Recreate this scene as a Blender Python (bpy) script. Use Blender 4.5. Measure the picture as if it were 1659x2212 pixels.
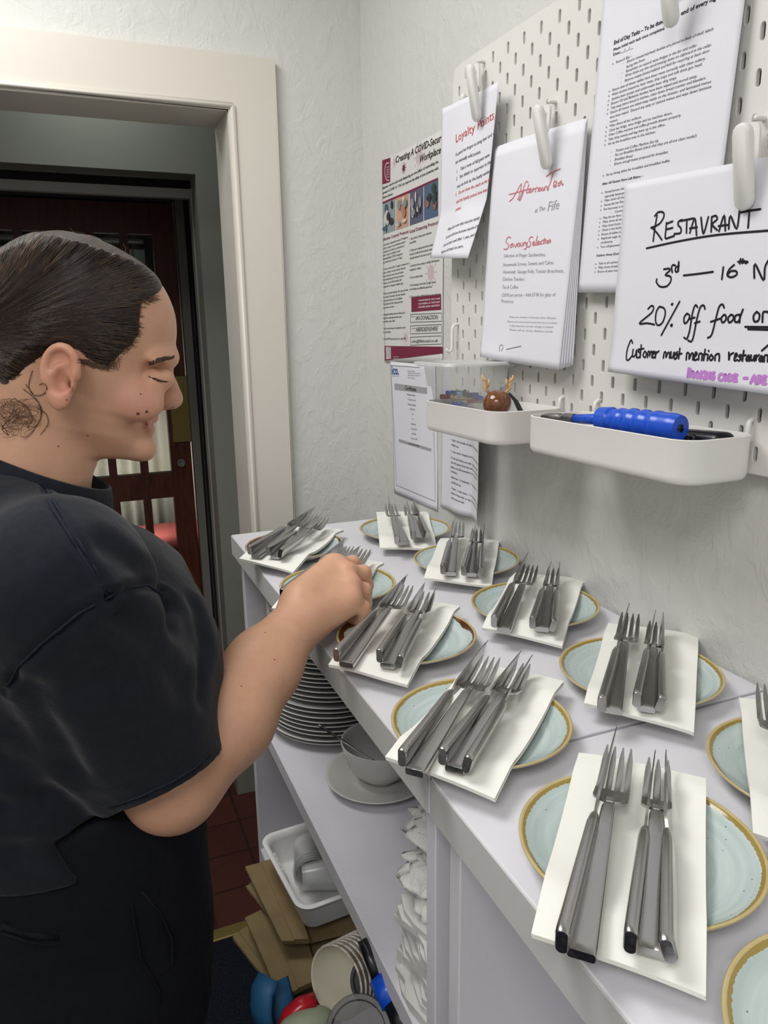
import bpy, bmesh, math, random
import numpy as np
from mathutils import Vector, Matrix
random.seed(7)
for o in list(bpy.data.objects): bpy.data.objects.remove(o)
S = bpy.context.scene
COL = S.collection
PI = math.pi
TZ = 1.18                     # table top height above the floor

# ---------------- camera ----------------
F_PX = 1611.0
CW = np.array([-0.66407, -1.41812, 0.38427 + TZ])
AX = np.array([[0.924066, -0.381978, -0.013927], [-0.102984, -0.213715, -0.971453], [0.368097, 0.899121, -0.236825]])            # rows: image right, image down, forward
cam = bpy.data.objects.new('camera', bpy.data.cameras.new('camera'))
COL.objects.link(cam); S.camera = cam
cam.data.sensor_fit = 'VERTICAL'; cam.data.sensor_height = 24.0
cam.data.lens = 24.0 * F_PX / 2212.0
cam.data.clip_start = 0.02
M = Matrix([[AX[0][i], -AX[1][i], -AX[2][i], CW[i]] for i in range(3)] + [[0, 0, 0, 1]])
cam.matrix_world = M

# ---------------- colour management ----------------
S.view_settings.view_transform = 'Standard'; S.view_settings.look = 'None'
S.view_settings.gamma = 1.0; S.view_settings.use_curve_mapping = False
S.view_settings.exposure = 0.36

# ---------------- world and lamps ----------------
W_ = bpy.data.worlds.new('world'); S.world = W_; W_.use_nodes = True
W_.node_tree.nodes['Background'].inputs[0].default_value = (0.8, 0.85, 0.9, 1)
W_.node_tree.nodes['Background'].inputs[1].default_value = 0.05
def area(name, loc, size, power, color=(1, 1, 1), rot=(0, 0, 0), sy=None):
    l = bpy.data.lights.new(name, 'AREA'); l.energy = power; l.color = color
    l.shape = 'RECTANGLE'; l.size = size; l.size_y = sy or size
    o = bpy.data.objects.new(name, l); COL.objects.link(o); o.location = loc; o.rotation_euler = rot
    return o
area('ceiling_and_fill_light', (-0.95, -0.40, 2.55), 0.7, 13, (1.0, 0.985, 0.965))
area('ceiling_and_fill_light', (-1.35, -2.0, 2.55), 0.8, 17, (1.0, 0.985, 0.97))  # added fill lamp behind the camera, not a ceiling fixture
area('corridor_fill_light', (-0.55, 0.70, 2.38), 0.2, 1.1, (0.93, 1.0, 0.95))  # added lamp, stands in for light spilling into the corridor
area('room_beyond_fill_light', (-0.45, 2.55, 0.75), 0.35, 3.6, (1.0, 0.95, 0.86), (PI / 2, 0, 0))  # added lamp aimed at the curtain to brighten the lower panes

# ---------------- helpers ----------------
def px(x, y, k):
    return CW + (((x - 829.5) / F_PX) * AX[0] + ((y - 1106) / F_PX) * AX[1] + AX[2]) * k
def _r(x, y): return ((x - 829.5) / F_PX) * AX[0] + ((y - 1106) / F_PX) * AX[1] + AX[2]
def on_x(X, x, y): r = _r(x, y); return CW + r * (X - CW[0]) / r[0]
def on_y(Y, x, y): r = _r(x, y); return CW + r * (Y - CW[1]) / r[1]
def on_z(Z, x, y): r = _r(x, y); return CW + r * (Z - CW[2]) / r[2]
# pegboard frame: a along the wall towards the viewer, b down, n into the wall
B0 = np.array([-0.041000, -0.262000, 0.775000]) + np.array([0, 0, TZ])
BA, BB, BN = np.array([0.028996, -0.999580, 0.000000]), np.array([0.000000, 0.000000, -1.000000]), np.array([0.999580, 0.028996, 0.000000])
def bp(a, b, n=0.0): return B0 + BA * a + BB * b + BN * n
def on_b(x, y, n=0.0):
    r = _r(x, y); k = ((B0 + BN * n - CW) @ BN) / (r @ BN); q = CW + r * k - B0
    return q @ BA, q @ BB
def on_w(x, y, n=0.0):        # wall frame: a = -Y, b = -Z
    q = on_x(n, x, y); return -q[1], -q[2]
def wp(a, b, n=0.0): return np.array([n, -a, -b])

def tag(o, label=None, cat=None, group=None, kind=None):
    if label: o['label'] = label
    if cat: o['category'] = cat
    if group: o['group'] = group
    if kind: o['kind'] = kind
    return o
def empty(name, loc=(0, 0, 0), rz=0):
    o = bpy.data.objects.new(name, None); COL.objects.link(o); o.location = loc
    o.rotation_euler = (0, 0, rz); o.empty_display_size = 0.02
    return o
def link(name, me, mat=None, parent=None, smooth=True):
    if mat is not None: me.materials.append(mat)
    if smooth: me.polygons.foreach_set('use_smooth', [True] * len(me.polygons))
    o = bpy.data.objects.new(name, me); COL.objects.link(o)
    if parent: o.parent = parent
    return o
def mesh(name, v, f, mat=None, parent=None, smooth=True):
    me = bpy.data.meshes.new(name)
    me.from_pydata([tuple(map(float, p)) for p in v], [], [tuple(map(int, q)) for q in f]); me.update()
    return link(name, me, mat, parent, smooth)
class MB:
    """collects simple solids into one mesh"""
    def __init__(s): s.v = []; s.f = []
    def add(s, v, f):
        n = len(s.v); s.v += [tuple(map(float, p)) for p in v]; s.f += [tuple(int(i) + n for i in q) for q in f]; return s
    def box(s, lo, hi, M=None, r=0.0, seg=2):
        bm = bmesh.new(); bmesh.ops.create_cube(bm, size=1)
        lo = Vector(lo); hi = Vector(hi)
        for q in bm.verts:
            q.co = Vector([(lo[i] + hi[i]) / 2 + q.co[i] * (hi[i] - lo[i]) for i in range(3)])
        if r > 0: bmesh.ops.bevel(bm, geom=bm.edges[:], offset=r, segments=seg, profile=0.5, affect='EDGES')
        if M is not None: bm.transform(M)
        bm.verts.index_update()
        s.add([q.co for q in bm.verts], [[q.index for q in f.verts] for f in bm.faces]); bm.free(); return s
    def tube(s, pts, rad, n=10, cap=True, flat=1.0):
        P = [Vector(map(float, p)) for p in pts]; m = len(P)
        if not hasattr(rad, '__len__'): rad = [rad] * m
        v = []; f = []; up = None
        for i in range(m):
            d = (P[min(i + 1, m - 1)] - P[max(i - 1, 0)]).normalized()
            if up is None:
                up = Vector((0, 0, 1)) if abs(d.z) < .9 else Vector((1, 0, 0))
            a = d.cross(up).normalized(); b = a.cross(d).normalized(); up = b
            for j in range(n):
                t = 2 * PI * j / n
                v.append(P[i] + a * (math.cos(t) * rad[i]) + b * (math.sin(t) * rad[i] * flat))
        for i in range(m - 1):
            for j in range(n):
                f.append((i * n + j, i * n + (j + 1) % n, (i + 1) * n + (j + 1) % n, (i + 1) * n + j))
        if cap: f.append(tuple(range(n))[::-1]); f.append(tuple((m - 1) * n + j for j in range(n)))
        return s.add(v, f)
    def lathe(s, prof, n=48, M=None):
        v = []; f = []; m = len(prof)
        for r, z in prof:
            for j in range(n):
                t = 2 * PI * j / n; v.append(Vector((r * math.cos(t), r * math.sin(t), z)))
        for i in range(m - 1):
            for j in range(n): f.append((i * n + j, i * n + (j + 1) % n, (i + 1) * n + (j + 1) % n, (i + 1) * n + j))
        if M is not None: v = [M @ q for q in v]
        return s.add(v, f)
    def prism(s, poly, d, P):
        """poly [(x,y)], extruded 0..d ; P maps (x,y,z) to space"""
        n = len(poly)
        v = [P(x, y, 0) for x, y in poly] + [P(x, y, d) for x, y in poly]
        f = [tuple(range(n)), tuple(range(n, 2 * n))[::-1]] + [(i, i + n, (i + 1) % n + n, (i + 1) % n) for i in range(n)]
        return s.add(v, f)
    def sphere(s, c, r, n=16, M=None):
        if not hasattr(r, '__len__'): r = (r, r, r)
        pr = []; v = []; f = []
        for i in range(n + 1):
            t = PI * i / n
            for j in range(2 * n):
                u = PI * j / n
                v.append(Vector((c[0] + r[0] * math.sin(t) * math.cos(u), c[1] + r[1] * math.sin(t) * math.sin(u), c[2] + r[2] * math.cos(t))))
        for i in range(n):
            for j in range(2 * n):
                f.append((i * 2 * n + j, (i + 1) * 2 * n + j, (i + 1) * 2 * n + (j + 1) % (2 * n), i * 2 * n + (j + 1) % (2 * n)))
        if M is not None: v = [M @ q for q in v]
        return s.add(v, f)
    def build(s, name, mat=None, parent=None, smooth=False, fix=True, autosmooth=None):
        me = bpy.data.meshes.new(name); me.from_pydata(s.v, [], s.f); me.update()
        if fix:
            bm = bmesh.new(); bm.from_mesh(me); bmesh.ops.remove_doubles(bm, verts=bm.verts, dist=1e-6)
            bmesh.ops.recalc_face_normals(bm, faces=bm.faces)
            if autosmooth:
                for e in bm.edges:
                    if len(e.link_faces) == 2 and e.calc_face_angle(0) > autosmooth: e.smooth = False
            bm.to_mesh(me); bm.free()
        return link(name, me, mat, parent, smooth or bool(autosmooth))
def frameM(o, x, y, z):
    return Matrix([[x[i], y[i], z[i], o[i]] for i in range(3)] + [[0, 0, 0, 1]])
def stadium(w, h, n=6):
    r = w / 2; p = []
    for i in range(n + 1): t = PI * i / n; p.append((r * math.cos(t), h / 2 - r + r * math.sin(t)))
    for i in range(n + 1): t = PI + PI * i / n; p.append((r * math.cos(t), -(h / 2 - r) + r * math.sin(t)))
    return p
def rrect(x0, y0, x1, y1, r, n=6):
    p = []
    for cx, cy, a in ((x1 - r, y1 - r, 0), (x0 + r, y1 - r, 90), (x0 + r, y0 + r, 180), (x1 - r, y0 + r, 270)):
        for i in range(n + 1):
            t = math.radians(a + 90 * i / n); p.append((cx + r * math.cos(t), cy + r * math.sin(t)))
    return p

# ---------------- materials ----------------
def srgb(c):
    if isinstance(c, str): c = tuple(int(c[i:i + 2], 16) / 255 for i in (0, 2, 4))
    return tuple((x / 12.92 if x <= .04045 else ((x + .055) / 1.055) ** 2.4) for x in c) + (1,)
class Mat:
    def __init__(s, name, col='808080', rough=.5, metal=0, spec=.5, **kw):
        s.m = bpy.data.materials.new(name); s.m.use_nodes = True; s.t = s.m.node_tree; s.n = s.t.nodes; s.l = s.t.links
        s.b = s.n['Principled BSDF']; s.b.inputs['Base Color'].default_value = srgb(col)
        s.b.inputs['Roughness'].default_value = rough; s.b.inputs['Metallic'].default_value = metal
        s.b.inputs['Specular IOR Level'].default_value = spec
        for k, v in kw.items(): s.b.inputs[k.replace('_', ' ')].default_value = v
    def node(s, t, **kw):
        n = s.n.new(t)
        for k, v in kw.items():
            if k[0] == 'i':
                k2 = k[2:]; n.inputs[int(k2) if k2.isdigit() else k2.replace('_', ' ')].default_value = v
            else: setattr(n, k, v)
        return n
    def coord(s, scale=(1, 1, 1), kind='Object'):
        c = s.node('ShaderNodeTexCoord'); m = s.node('ShaderNodeMapping'); m.inputs['Scale'].default_value = scale
        s.l.new(c.outputs[kind], m.inputs['Vector']); return m.outputs[0]
    def noise(s, scale=10, detail=4, rough=.5, stretch=(1, 1, 1), kind='Object', distort=0):
        n = s.node('ShaderNodeTexNoise'); n.inputs['Scale'].default_value = scale; n.inputs['Detail'].default_value = detail
        n.inputs['Roughness'].default_value = rough; n.inputs['Distortion'].default_value = distort
        s.l.new(s.coord(stretch, kind), n.inputs['Vector']); return n.outputs[0]
    def ramp(s, fac, stops):
        r = s.node('ShaderNodeValToRGB'); s.l.new(fac, r.inputs[0]); e = r.color_ramp.elements
        while len(e) < len(stops): e.new(0.5)
        for i, (p, c) in enumerate(stops): e[i].position = p; e[i].color = srgb(c) if isinstance(c, str) else (c, c, c, 1)
        return r.outputs[0]
    def bump(s, h, strength=.3, dist=.002, normal=None):
        b = s.node('ShaderNodeBump'); b.inputs['Strength'].default_value = strength; b.inputs['Distance'].default_value = dist
        s.l.new(h, b.inputs['Height'])
        if normal: s.l.new(normal, b.inputs['Normal'])
        s.l.new(b.outputs[0], s.b.inputs['Normal']); return b.outputs[0]
    def color(s, out): s.l.new(out, s.b.inputs['Base Color']); return s
    def mix(s, fac, a, b, mode='MIX'):
        m = s.node('ShaderNodeMix', data_type='RGBA', blend_type=mode)
        for sock, val in ((m.inputs[0], fac), (m.inputs[6], a), (m.inputs[7], b)):
            if isinstance(val, (int, float)): sock.default_value = val
            elif isinstance(val, str): sock.default_value = srgb(val)
            else: s.l.new(val, sock)
        return m.outputs[2]
    def math(s, op, a, b=0.0, c=None):
        m = s.node('ShaderNodeMath', operation=op)
        for i, val in enumerate((a, b, c)):
            if val is None: continue
            if isinstance(val, (int, float)): m.inputs[i].default_value = val
            else: s.l.new(val, m.inputs[i])
        return m.outputs[0]
# ================= room materials =================
def wall_mat(name, col, s=0.30, sc=30):
    m = Mat(name, col, .62)
    n1 = m.noise(sc, 5, .6, (1, 1, .75), distort=.6)
    h = m.ramp(n1, [(0.46, 0.0), (0.62, 1.0)])
    n2 = m.noise(180, 3, .6)
    hh = m.math('ADD', h, m.math('MULTIPLY', n2, .35))
    m.bump(hh, s, .003)
    m.color(m.mix(m.noise(3, 3), col, 'D2D2CD'))
    return m.m
M_wall = wall_mat('white_textured_wallpaper', 'D9D9D6')
M_plain = Mat('white_plaster', 'DDDCD8', .7).m
def paint(name, col, r=.4, n=.25):
    m = Mat(name, col, r); m.bump(m.noise(60, 4, .6), n, .0008); return m.m
M_trim = paint('cream_gloss_paint', 'D9D4CA', .35)
M_green = paint('grey_green_paint', '85867E', .5)
M_dkpaint = paint('dark_grey_paint', '4C4A49', .55)
M_pale = paint('pale_grey_paint', '8F8C86', .5)
def wood_mat(name, a, b, st=(8, 8, 1)):
    m = Mat(name, a, .38); n = m.noise(6, 6, .65, st, distort=1.5)
    m.color(m.ramp(n, [(.3, a), (.7, b)])); m.bump(n, .1, .001); return m.m
M_brown = wood_mat('dark_mahogany', '4A271D', '774030')
M_brass = Mat('aged_brass', 'A08E55', .5, .75).m
m = Mat('door_glass'); g = m.node('ShaderNodeBsdfGlossy'); g.inputs['Roughness'].default_value = .03
t = m.node('ShaderNodeBsdfTransparent'); t.inputs[0].default_value = (.82, .86, .84, 1)
x = m.node('ShaderNodeMixShader'); x.inputs[0].default_value = .12
m.l.new(t.outputs[0], x.inputs[1]); m.l.new(g.outputs[0], x.inputs[2])
m.l.new(x.outputs[0], m.n['Material Output'].inputs[0]); M_glass = m.m
# quarry tiles
m = Mat('red_quarry_tiles', '5A2A22', .45)
br = m.node('ShaderNodeTexBrick', offset=0.0); br.inputs['Scale'].default_value = 1.0
br.inputs['Brick Width'].default_value = .152; br.inputs['Row Height'].default_value = .152; br.inputs['Mortar Size'].default_value = .004
br.inputs['Color1'].default_value = srgb('512722'); br.inputs['Color2'].default_value = srgb('673226'); br.inputs['Mortar'].default_value = srgb('241614')
m.l.new(m.coord(), br.inputs['Vector']); m.color(m.mix(m.noise(9, 4), br.outputs[0], '3C201C')); M_tile = m.m
m = Mat('dark_blue_carpet', '14161E', .95, spec=.1)
v = m.noise(260, 3, .7); m.color(m.ramp(v, [(.35, '0B0C12'), (.68, '2A2E3C')])); m.bump(v, .8, .004); M_carpet = m.m

# ================= room =================
YB = 0.30
def sbox(name, lo, hi, mat, parent=None, M=None, r=0):
    o = MB().box(lo, hi, M, r).build(name, mat, parent)
    if parent is None: tag(o, kind='structure')
    return o
sbox('wall_right', (0, -3.0, 0), (.12, YB, 2.6), M_wall)
xi = float(on_y(.28, 522, 690)[0]); xo = float(on_y(.28, 615, 617)[0])
zi = float(on_y(.28, 240, 210)[2]); zo = float(on_y(.28, 300, 90)[2])
XL = xi - .80
# back wall with its door opening
w = MB(); w.box((xi + .012, YB, 0), (.12, YB + .12, 2.6)); w.box((-2.4, YB, 0), (XL - .012, YB + .12, 2.6)); w.box((XL - .012, YB, zi + .012), (xi + .012, YB + .12, 2.6))
tag(w.build('wall_back', M_wall), kind='structure')
# architrave round the opening: mitred boards with a bead on the inner edge
tw = xo - xi
def trim_board(mb, inner, outer, yf, yb):
    # inner / outer: two 2D points each (x,z)
    (a, b), (c, d) = inner, outer
    P = [a, b, d, c]
    mb.prism(P, 1, lambda x, z, t: (x, yf + (yb - yf) * t, z))
tb = MB()
trim_board(tb, ((xi, 0), (xi, zi)), ((xo, 0), (xo, zo)), .28, YB)
trim_board(tb, ((XL, zi), (xi, zi)), ((XL - tw, zo), (xo, zo)), .28, YB)
trim_board(tb, ((XL, 0), (XL, zi)), ((XL - tw, 0), (XL - tw, zo)), .28, YB)
o = tb.build('trim_1', M_trim); tag(o, kind='structure')
bv = o.modifiers.new('bevel', 'BEVEL'); bv.width = .003; bv.segments = 2
bd = MB(); r = .006
bd.tube([(xi + .006, .279, 0), (xi + .006, .279, zi + .006)], r, 8); bd.tube([(XL - .006, .279, 0), (XL - .006, .279, zi + .006)], r, 8)
bd.tube([(XL - .006, .279, zi + .006), (xi + .006, .279, zi + .006)], r, 8)
bd.build('bead_moulding', M_trim, o, smooth=True)
ln = MB(); ln.box((xi - .004, .286, 0), (xi + .012, YB + .13, zi)); ln.box((XL - .012, .286, 0), (XL + .004, YB + .13, zi)); ln.box((XL, .286, zi - .004), (xi, YB + .13, zi + .012))
tag(ln.build('trim_2', M_trim), kind='structure')
# floors, ceiling, unseen walls of the room
sbox('floor', (-2.4, -3.0, -.05), (.12, YB - .0, 0), M_carpet)
fl = sbox('floor', (-2.4, YB, -.05), (1.0, 4.2, 0), M_tile)
sbox('trim_3', (XL, YB - .022, 0), (xi + .02, YB + .018, .007), M_brass, r=.003)
sbox('ceiling', (-2.4, -3.0, 2.6), (.12, YB + .12, 2.7), M_plain)
sbox('wall_left', (-2.4, -3.0, 0), (-2.3, YB, 2.6), M_plain)
sbox('wall_front', (-2.4, -3.1, 0), (.12, -3.0, 2.6), M_plain)
# ================= corridor beyond the opening =================
sbox('ceiling', (-2.4, YB + .12, 2.42), (1.0, 4.2, 2.5), M_dkpaint)
sbox('wall_left', (-1.9, YB + .12, 0), (-1.8, 4.2, 2.42), M_green)
Y2 = .90
xg = -.28; zb0 = TZ + .823; zb1 = TZ + .983
w = MB(); w.box((xg, Y2, 0), (1.0, Y2 + .10, 2.42)); w.box((-1.8, Y2, zb0), (xg, Y2 + .1, zb1))
tag(w.build('wall_back', M_green), kind='structure')
sbox('wall_back', (-1.8, Y2 + .1, zb1), (1.0, Y2 + .2, 2.42), M_pale)
sz0 = float(on_y(1.0, 0, 408)[2]); sz1 = float(on_y(1.0, 0, 386)[2])
fr = MB(); fr.box((-1.8, 1.0, sz0), (xg + .012, 1.03, sz1)); fr.box((xg - .004, .99, 0), (xg + .02, 1.03, sz1))
tag(fr.build('trim_4', M_pale), kind='structure')
sbox('wall_right', (-.185, 1.0, 0), (-.10, 1.72, 2.42), M_dkpaint)
sbox('baseboard_right', (-.20, 1.03, 0), (-.185, 1.70, .19), M_pale)
YD = 1.70
sbox('trim_5', (-.236, YD - .02, 0), (-.205, YD + .02, TZ + .90), M_pale)
w = MB(); w.box((-1.8, YD, TZ + .87), (-.18, YD + .08, 2.42)); w.box((-1.8, YD, 0), (-1.02, YD + .08, TZ + .87)); w.box((-.21, YD + .02, 0), (.5, YD + .08, 2.42))
tag(w.build('wall_back', M_dkpaint), kind='structure')
# glazed brown door
def dx(x, y): return float(on_y(YD + .03, x, y)[0])
def dz(x, y): return float(on_y(YD + .03, x, y)[2])
door = tag(empty('door_1', (-.62, YD + .05, 0)), kind='structure')
X0, X1 = -1.0, -.238
cols = [(dx(320, 1000), dx(370, 1000)), (dx(256, 1000), dx(303, 1000)), (dx(190, 1000), dx(237, 1000))]
w_, gap = cols[0][1] - cols[0][0], cols[0][0] - cols[1][1]
cols = [(cols[0][1] - w_ - i * (w_ + gap), cols[0][1] - i * (w_ + gap)) for i in range(5)]
rows = [(dz(345, 1022), dz(300, 505)), (TZ - .93, dz(350, 1076))]
leaf = MB(); y0, y1 = YD + .03, YD + .07
def dl(a, b, c, d): leaf.box((a - .62 * 0, y0, c), (b, y1, d))
dl(cols[0][1], X1, .02, TZ + .865); dl(X0, cols[-1][0], .02, TZ + .865)
for i in range(4): dl(cols[i + 1][1], cols[i][0], .02, TZ + .865)
for a, b in cols:
    dl(a, b, rows[0][1], TZ + .865); dl(a, b, rows[1][1], rows[0][0]); dl(a, b, .02, rows[1][0])
lf = leaf.build('door_leaf', M_brown, door); lf.location = -door.location
bm_ = MB()
for a, b in cols:
    for c, d in rows: bm_.box((a, YD + .048, c), (b, YD + .052, d))
o = bm_.build('glass_panes', M_glass, door); o.location = -door.location
pl = MB().box((dx(368, 880), YD + .024, dz(390, 955)), (dx(409, 880), YD + .031, dz(390, 812)), r=.002).build('push_plate', M_brass, door); pl.location = -door.location
kh = MB().lathe([(0, 0), (.017, 0), (.017, .004), (.011, .007), (.009, .002), (0, .002)], 24,
    Matrix.Translation((dx(392, 1000), YD + .031, dz(392, 1000))) @ Matrix.Rotation(PI / 2, 4, 'X')).build('keyhole_escutcheon', M_pale, door, smooth=True); kh.location = -door.location
# room beyond the glass
sbox('wall_back', (-1.9, 3.6, 0), (1.0, 3.7, 2.42), M_plain)
M_curt = Mat('white_net_curtain', 'D8D4CA', .8).m
v = []; f = []; n = 160
for i in range(n):
    t = i / (n - 1); xx = -1.5 + 1.9 * t; yy = 3.2 + .035 * math.sin(t * 95) + .02 * math.sin(t * 41)
    v += [(xx, yy, .25), (xx, yy, 2.2)]
for i in range(n - 1): f.append((2 * i, 2 * i + 2, 2 * i + 3, 2 * i + 1))
o = mesh('curtain', v, f, M_curt); tag(o, 'white net curtain hanging behind the glazed brown door', 'curtain')
so = o.modifiers.new('thick', 'SOLIDIFY'); so.thickness = .004
bx0 = float(on_y(2.6, 335, 1180)[0]); bz = on_y(2.6, 360, 1160)[2]; bz0 = on_y(2.6, 360, 1197)[2]
seat = empty('upholstered_bench', (-.3, 2.75, 0)); tag(seat, 'red topped seat seen through the lower door glass', 'seat')
MB().box((-.75, -.15, bz0), (.45, .2, bz), r=.03, seg=3).build('cushion', Mat('red_fabric', 'C6605C', .8).m, seat, smooth=True)
MB().box((-.72, -.12, .02), (.42, .18, bz0), r=.01).build('bench_base', M_brown, seat)
# ================= shelving units =================
m = Mat('white_melamine', 'DAD9DF', .38); n = m.noise(3, 3); m.color(m.mix(m.math('MULTIPLY', n, .25), 'DCDBE1', 'CFCED6')); M_mel = m.m
m = Mat('white_melamine_edge', 'C6C7C5', .42); m.bump(m.noise(70, 3), .1, .0006); M_edge = m.m
def shelving(name, y1, y0, label, shelf_z=TZ - .345, hole=False):
    """y1 far end, y0 near end; open front at x=-.395"""
    t = empty(name, (-.20, (y0 + y1) / 2, 0)); tag(t, label, 'shelving unit', 'white open shelving units along the wall')
    L = Matrix.Translation(-t.location)
    def bx(nm, lo, hi, mat=M_mel, r=.0012):
        return MB().box(lo, hi, L, r, 1).build(nm, mat, t)
    bx('top_panel', (-.408, y0, TZ - .04), (-.004, y1, TZ))
    # front lipping of the top: slightly creamier edge band
    bx('edge_band', (-.4092, y0 + .0005, TZ - .0385), (-.4078, y1 - .0005, TZ - .0015), M_edge, .0003)
    for a, b in ((y1 - .032, y1 - .012), (y0 + .012, y0 + .032)):
        bx('side_panel', (-.395, a, 0.0), (-.006, b, TZ - .04))
    bx('back_panel', (-.012, y0 + .032, 0.02), (-.006, y1 - .032, TZ - .04))
    for z in (shelf_z, TZ - .69):
        bx('shelf', (-.395, y0 + .032, z - .03), (-.012, y1 - .032, z))
    bx('plinth', (-.38, y0 + .032, 0.0), (-.36, y1 - .032, .09))
    return t
JY = -.892
far_unit = shelving('shelving_unit', -.004, JY + .004, 'far white shelving unit by the doorway with crockery inside')
near_unit = shelving('shelving_unit', JY - .0005, JY - .885, 'near white shelving unit in the lower right of the photo', shelf_z=TZ - .345)
# ================= crockery and cutlery =================
def plate_mat(name, rim, dark, amount):
    m = Mat(name, 'B6CAC8', .12, spec=.6)
    tc = m.node('ShaderNodeTexCoord'); sx = m.node('ShaderNodeSeparateXYZ'); m.l.new(tc.outputs['Object'], sx.inputs[0])
    cb = m.node('ShaderNodeCombineXYZ'); m.l.new(sx.outputs[0], cb.inputs[0]); m.l.new(sx.outputs[1], cb.inputs[1])
    ln = m.node('ShaderNodeVectorMath', operation='LENGTH'); m.l.new(cb.outputs[0], ln.inputs[0]); R = ln.outputs['Value']
    ang = m.math('ARCTAN2', sx.outputs[1], sx.outputs[0])
    # swirls of the brushed glaze: noise over (radius, angle)
    cv = m.node('ShaderNodeCombineXYZ'); m.l.new(m.math('MULTIPLY', R, 160), cv.inputs[0]); m.l.new(m.math('MULTIPLY', ang, .55), cv.inputs[1])
    oi = m.node('ShaderNodeObjectInfo'); m.l.new(m.math('MULTIPLY', oi.outputs['Random'], 40), cv.inputs[2])
    ns = m.node('ShaderNodeTexNoise'); ns.inputs['Scale'].default_value = 1.0; ns.inputs['Detail'].default_value = 3; m.l.new(cv.outputs[0], ns.inputs['Vector'])
    base = m.ramp(ns.outputs[0], [(.3, 'AEBDBB'), (.5, 'B8C8C6'), (.72, 'C9D3D2')])
    # specks
    vo = m.node('ShaderNodeTexVoronoi'); vo.inputs['Scale'].default_value = 150; m.l.new(tc.outputs['Object'], vo.inputs['Vector'])
    sp = m.math('MULTIPLY', m.math('LESS_THAN', vo.outputs['Distance'], .085), m.math('GREATER_THAN', m.noise(35, 2), .53))
    base = m.mix(sp, base, '55605F')
    # rim band with ragged inner edge
    rg = m.node('ShaderNodeTexNoise'); rg.inputs['Scale'].default_value = 1; rg.inputs['Detail'].default_value = 4
    c2 = m.node('ShaderNodeCombineXYZ'); m.l.new(m.math('MULTIPLY', ang, 26), c2.inputs[0]); m.l.new(m.math('MULTIPLY', R, 60), c2.inputs[1]); m.l.new(m.math('MULTIPLY', oi.outputs['Random'], 30), c2.inputs[2])
    m.l.new(c2.outputs[0], rg.inputs['Vector'])
    rr = m.math('ADD', R, m.math('MULTIPLY', m.math('SUBTRACT', rg.outputs[0], .5), .003))
    lf = m.noise(14, 2)
    width = m.math('MULTIPLY', m.math('SUBTRACT', lf, .35), amount)
    dk = m.math('GREATER_THAN', m.math('ADD', rr, m.math('MAXIMUM', width, 0.0)), .0822)
    col = m.mix(dk, base, dark)
    rm = m.math('GREATER_THAN', m.math('ADD', R, m.math('MULTIPLY', rg.outputs[0], .0006)), .0838)
    col = m.mix(rm, col, m.mix(m.noise(60, 3), rim, 'C9B98C'))
    # underside unglazed cream
    gz = m.node('ShaderNodeNewGeometry'); s2 = m.node('ShaderNodeSeparateXYZ'); m.l.new(gz.outputs['Normal'], s2.inputs[0])
    col = m.mix(m.math('LESS_THAN', s2.outputs[2], -.25), col, 'CFCDC4')
    m.color(col); return m.m
M_plateA = plate_mat('duck_egg_glaze_tan_rim', 'B3A068', '9A8440', .006)
M_plateB = plate_mat('duck_egg_glaze_brown_rim', 'A38C50', '55300F', .030)
plate_prof = [(0, .0065), (.03, .0066), (.05, .0078), (.065, .0108), (.076, .0150), (.082, .0184), (.0843, .0202), (.0856, .0206), (.0864, .0198),
              (.0862, .0186), (.080, .0150), (.068, .0085), (.056, .0040), (.052, .0012), (.050, 0), (.0465, 0), (.0455, .0022), (.03, .003), (0, .003)]
pm = {}
def plate_obj(key, mat):
    if key not in pm:
        mb = MB().lathe([p for p in plate_prof], 96); me = bpy.data.meshes.new('plate'); me.from_pydata(mb.v, [], mb.f); me.update()
        bm = bmesh.new(); bm.from_mesh(me); bmesh.ops.remove_doubles(bm, verts=bm.verts, dist=1e-5); bmesh.ops.recalc_face_normals(bm, faces=bm.faces); bm.to_mesh(me); bm.free()
        me.materials.append(mat); me.polygons.foreach_set('use_smooth', [True] * len(me.polygons)); pm[key] = me
    o = bpy.data.objects.new('plate', pm[key]); COL.objects.link(o); return o
def pz(r):   # height of the plate's upper face at radius r
    P = plate_prof[:8]
    if r >= .0856: return .0206
    for (a, b), (c, d) in zip(P, P[1:]):
        if r <= c: return b + (d - b) * (r - a) / (c - a)
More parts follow.
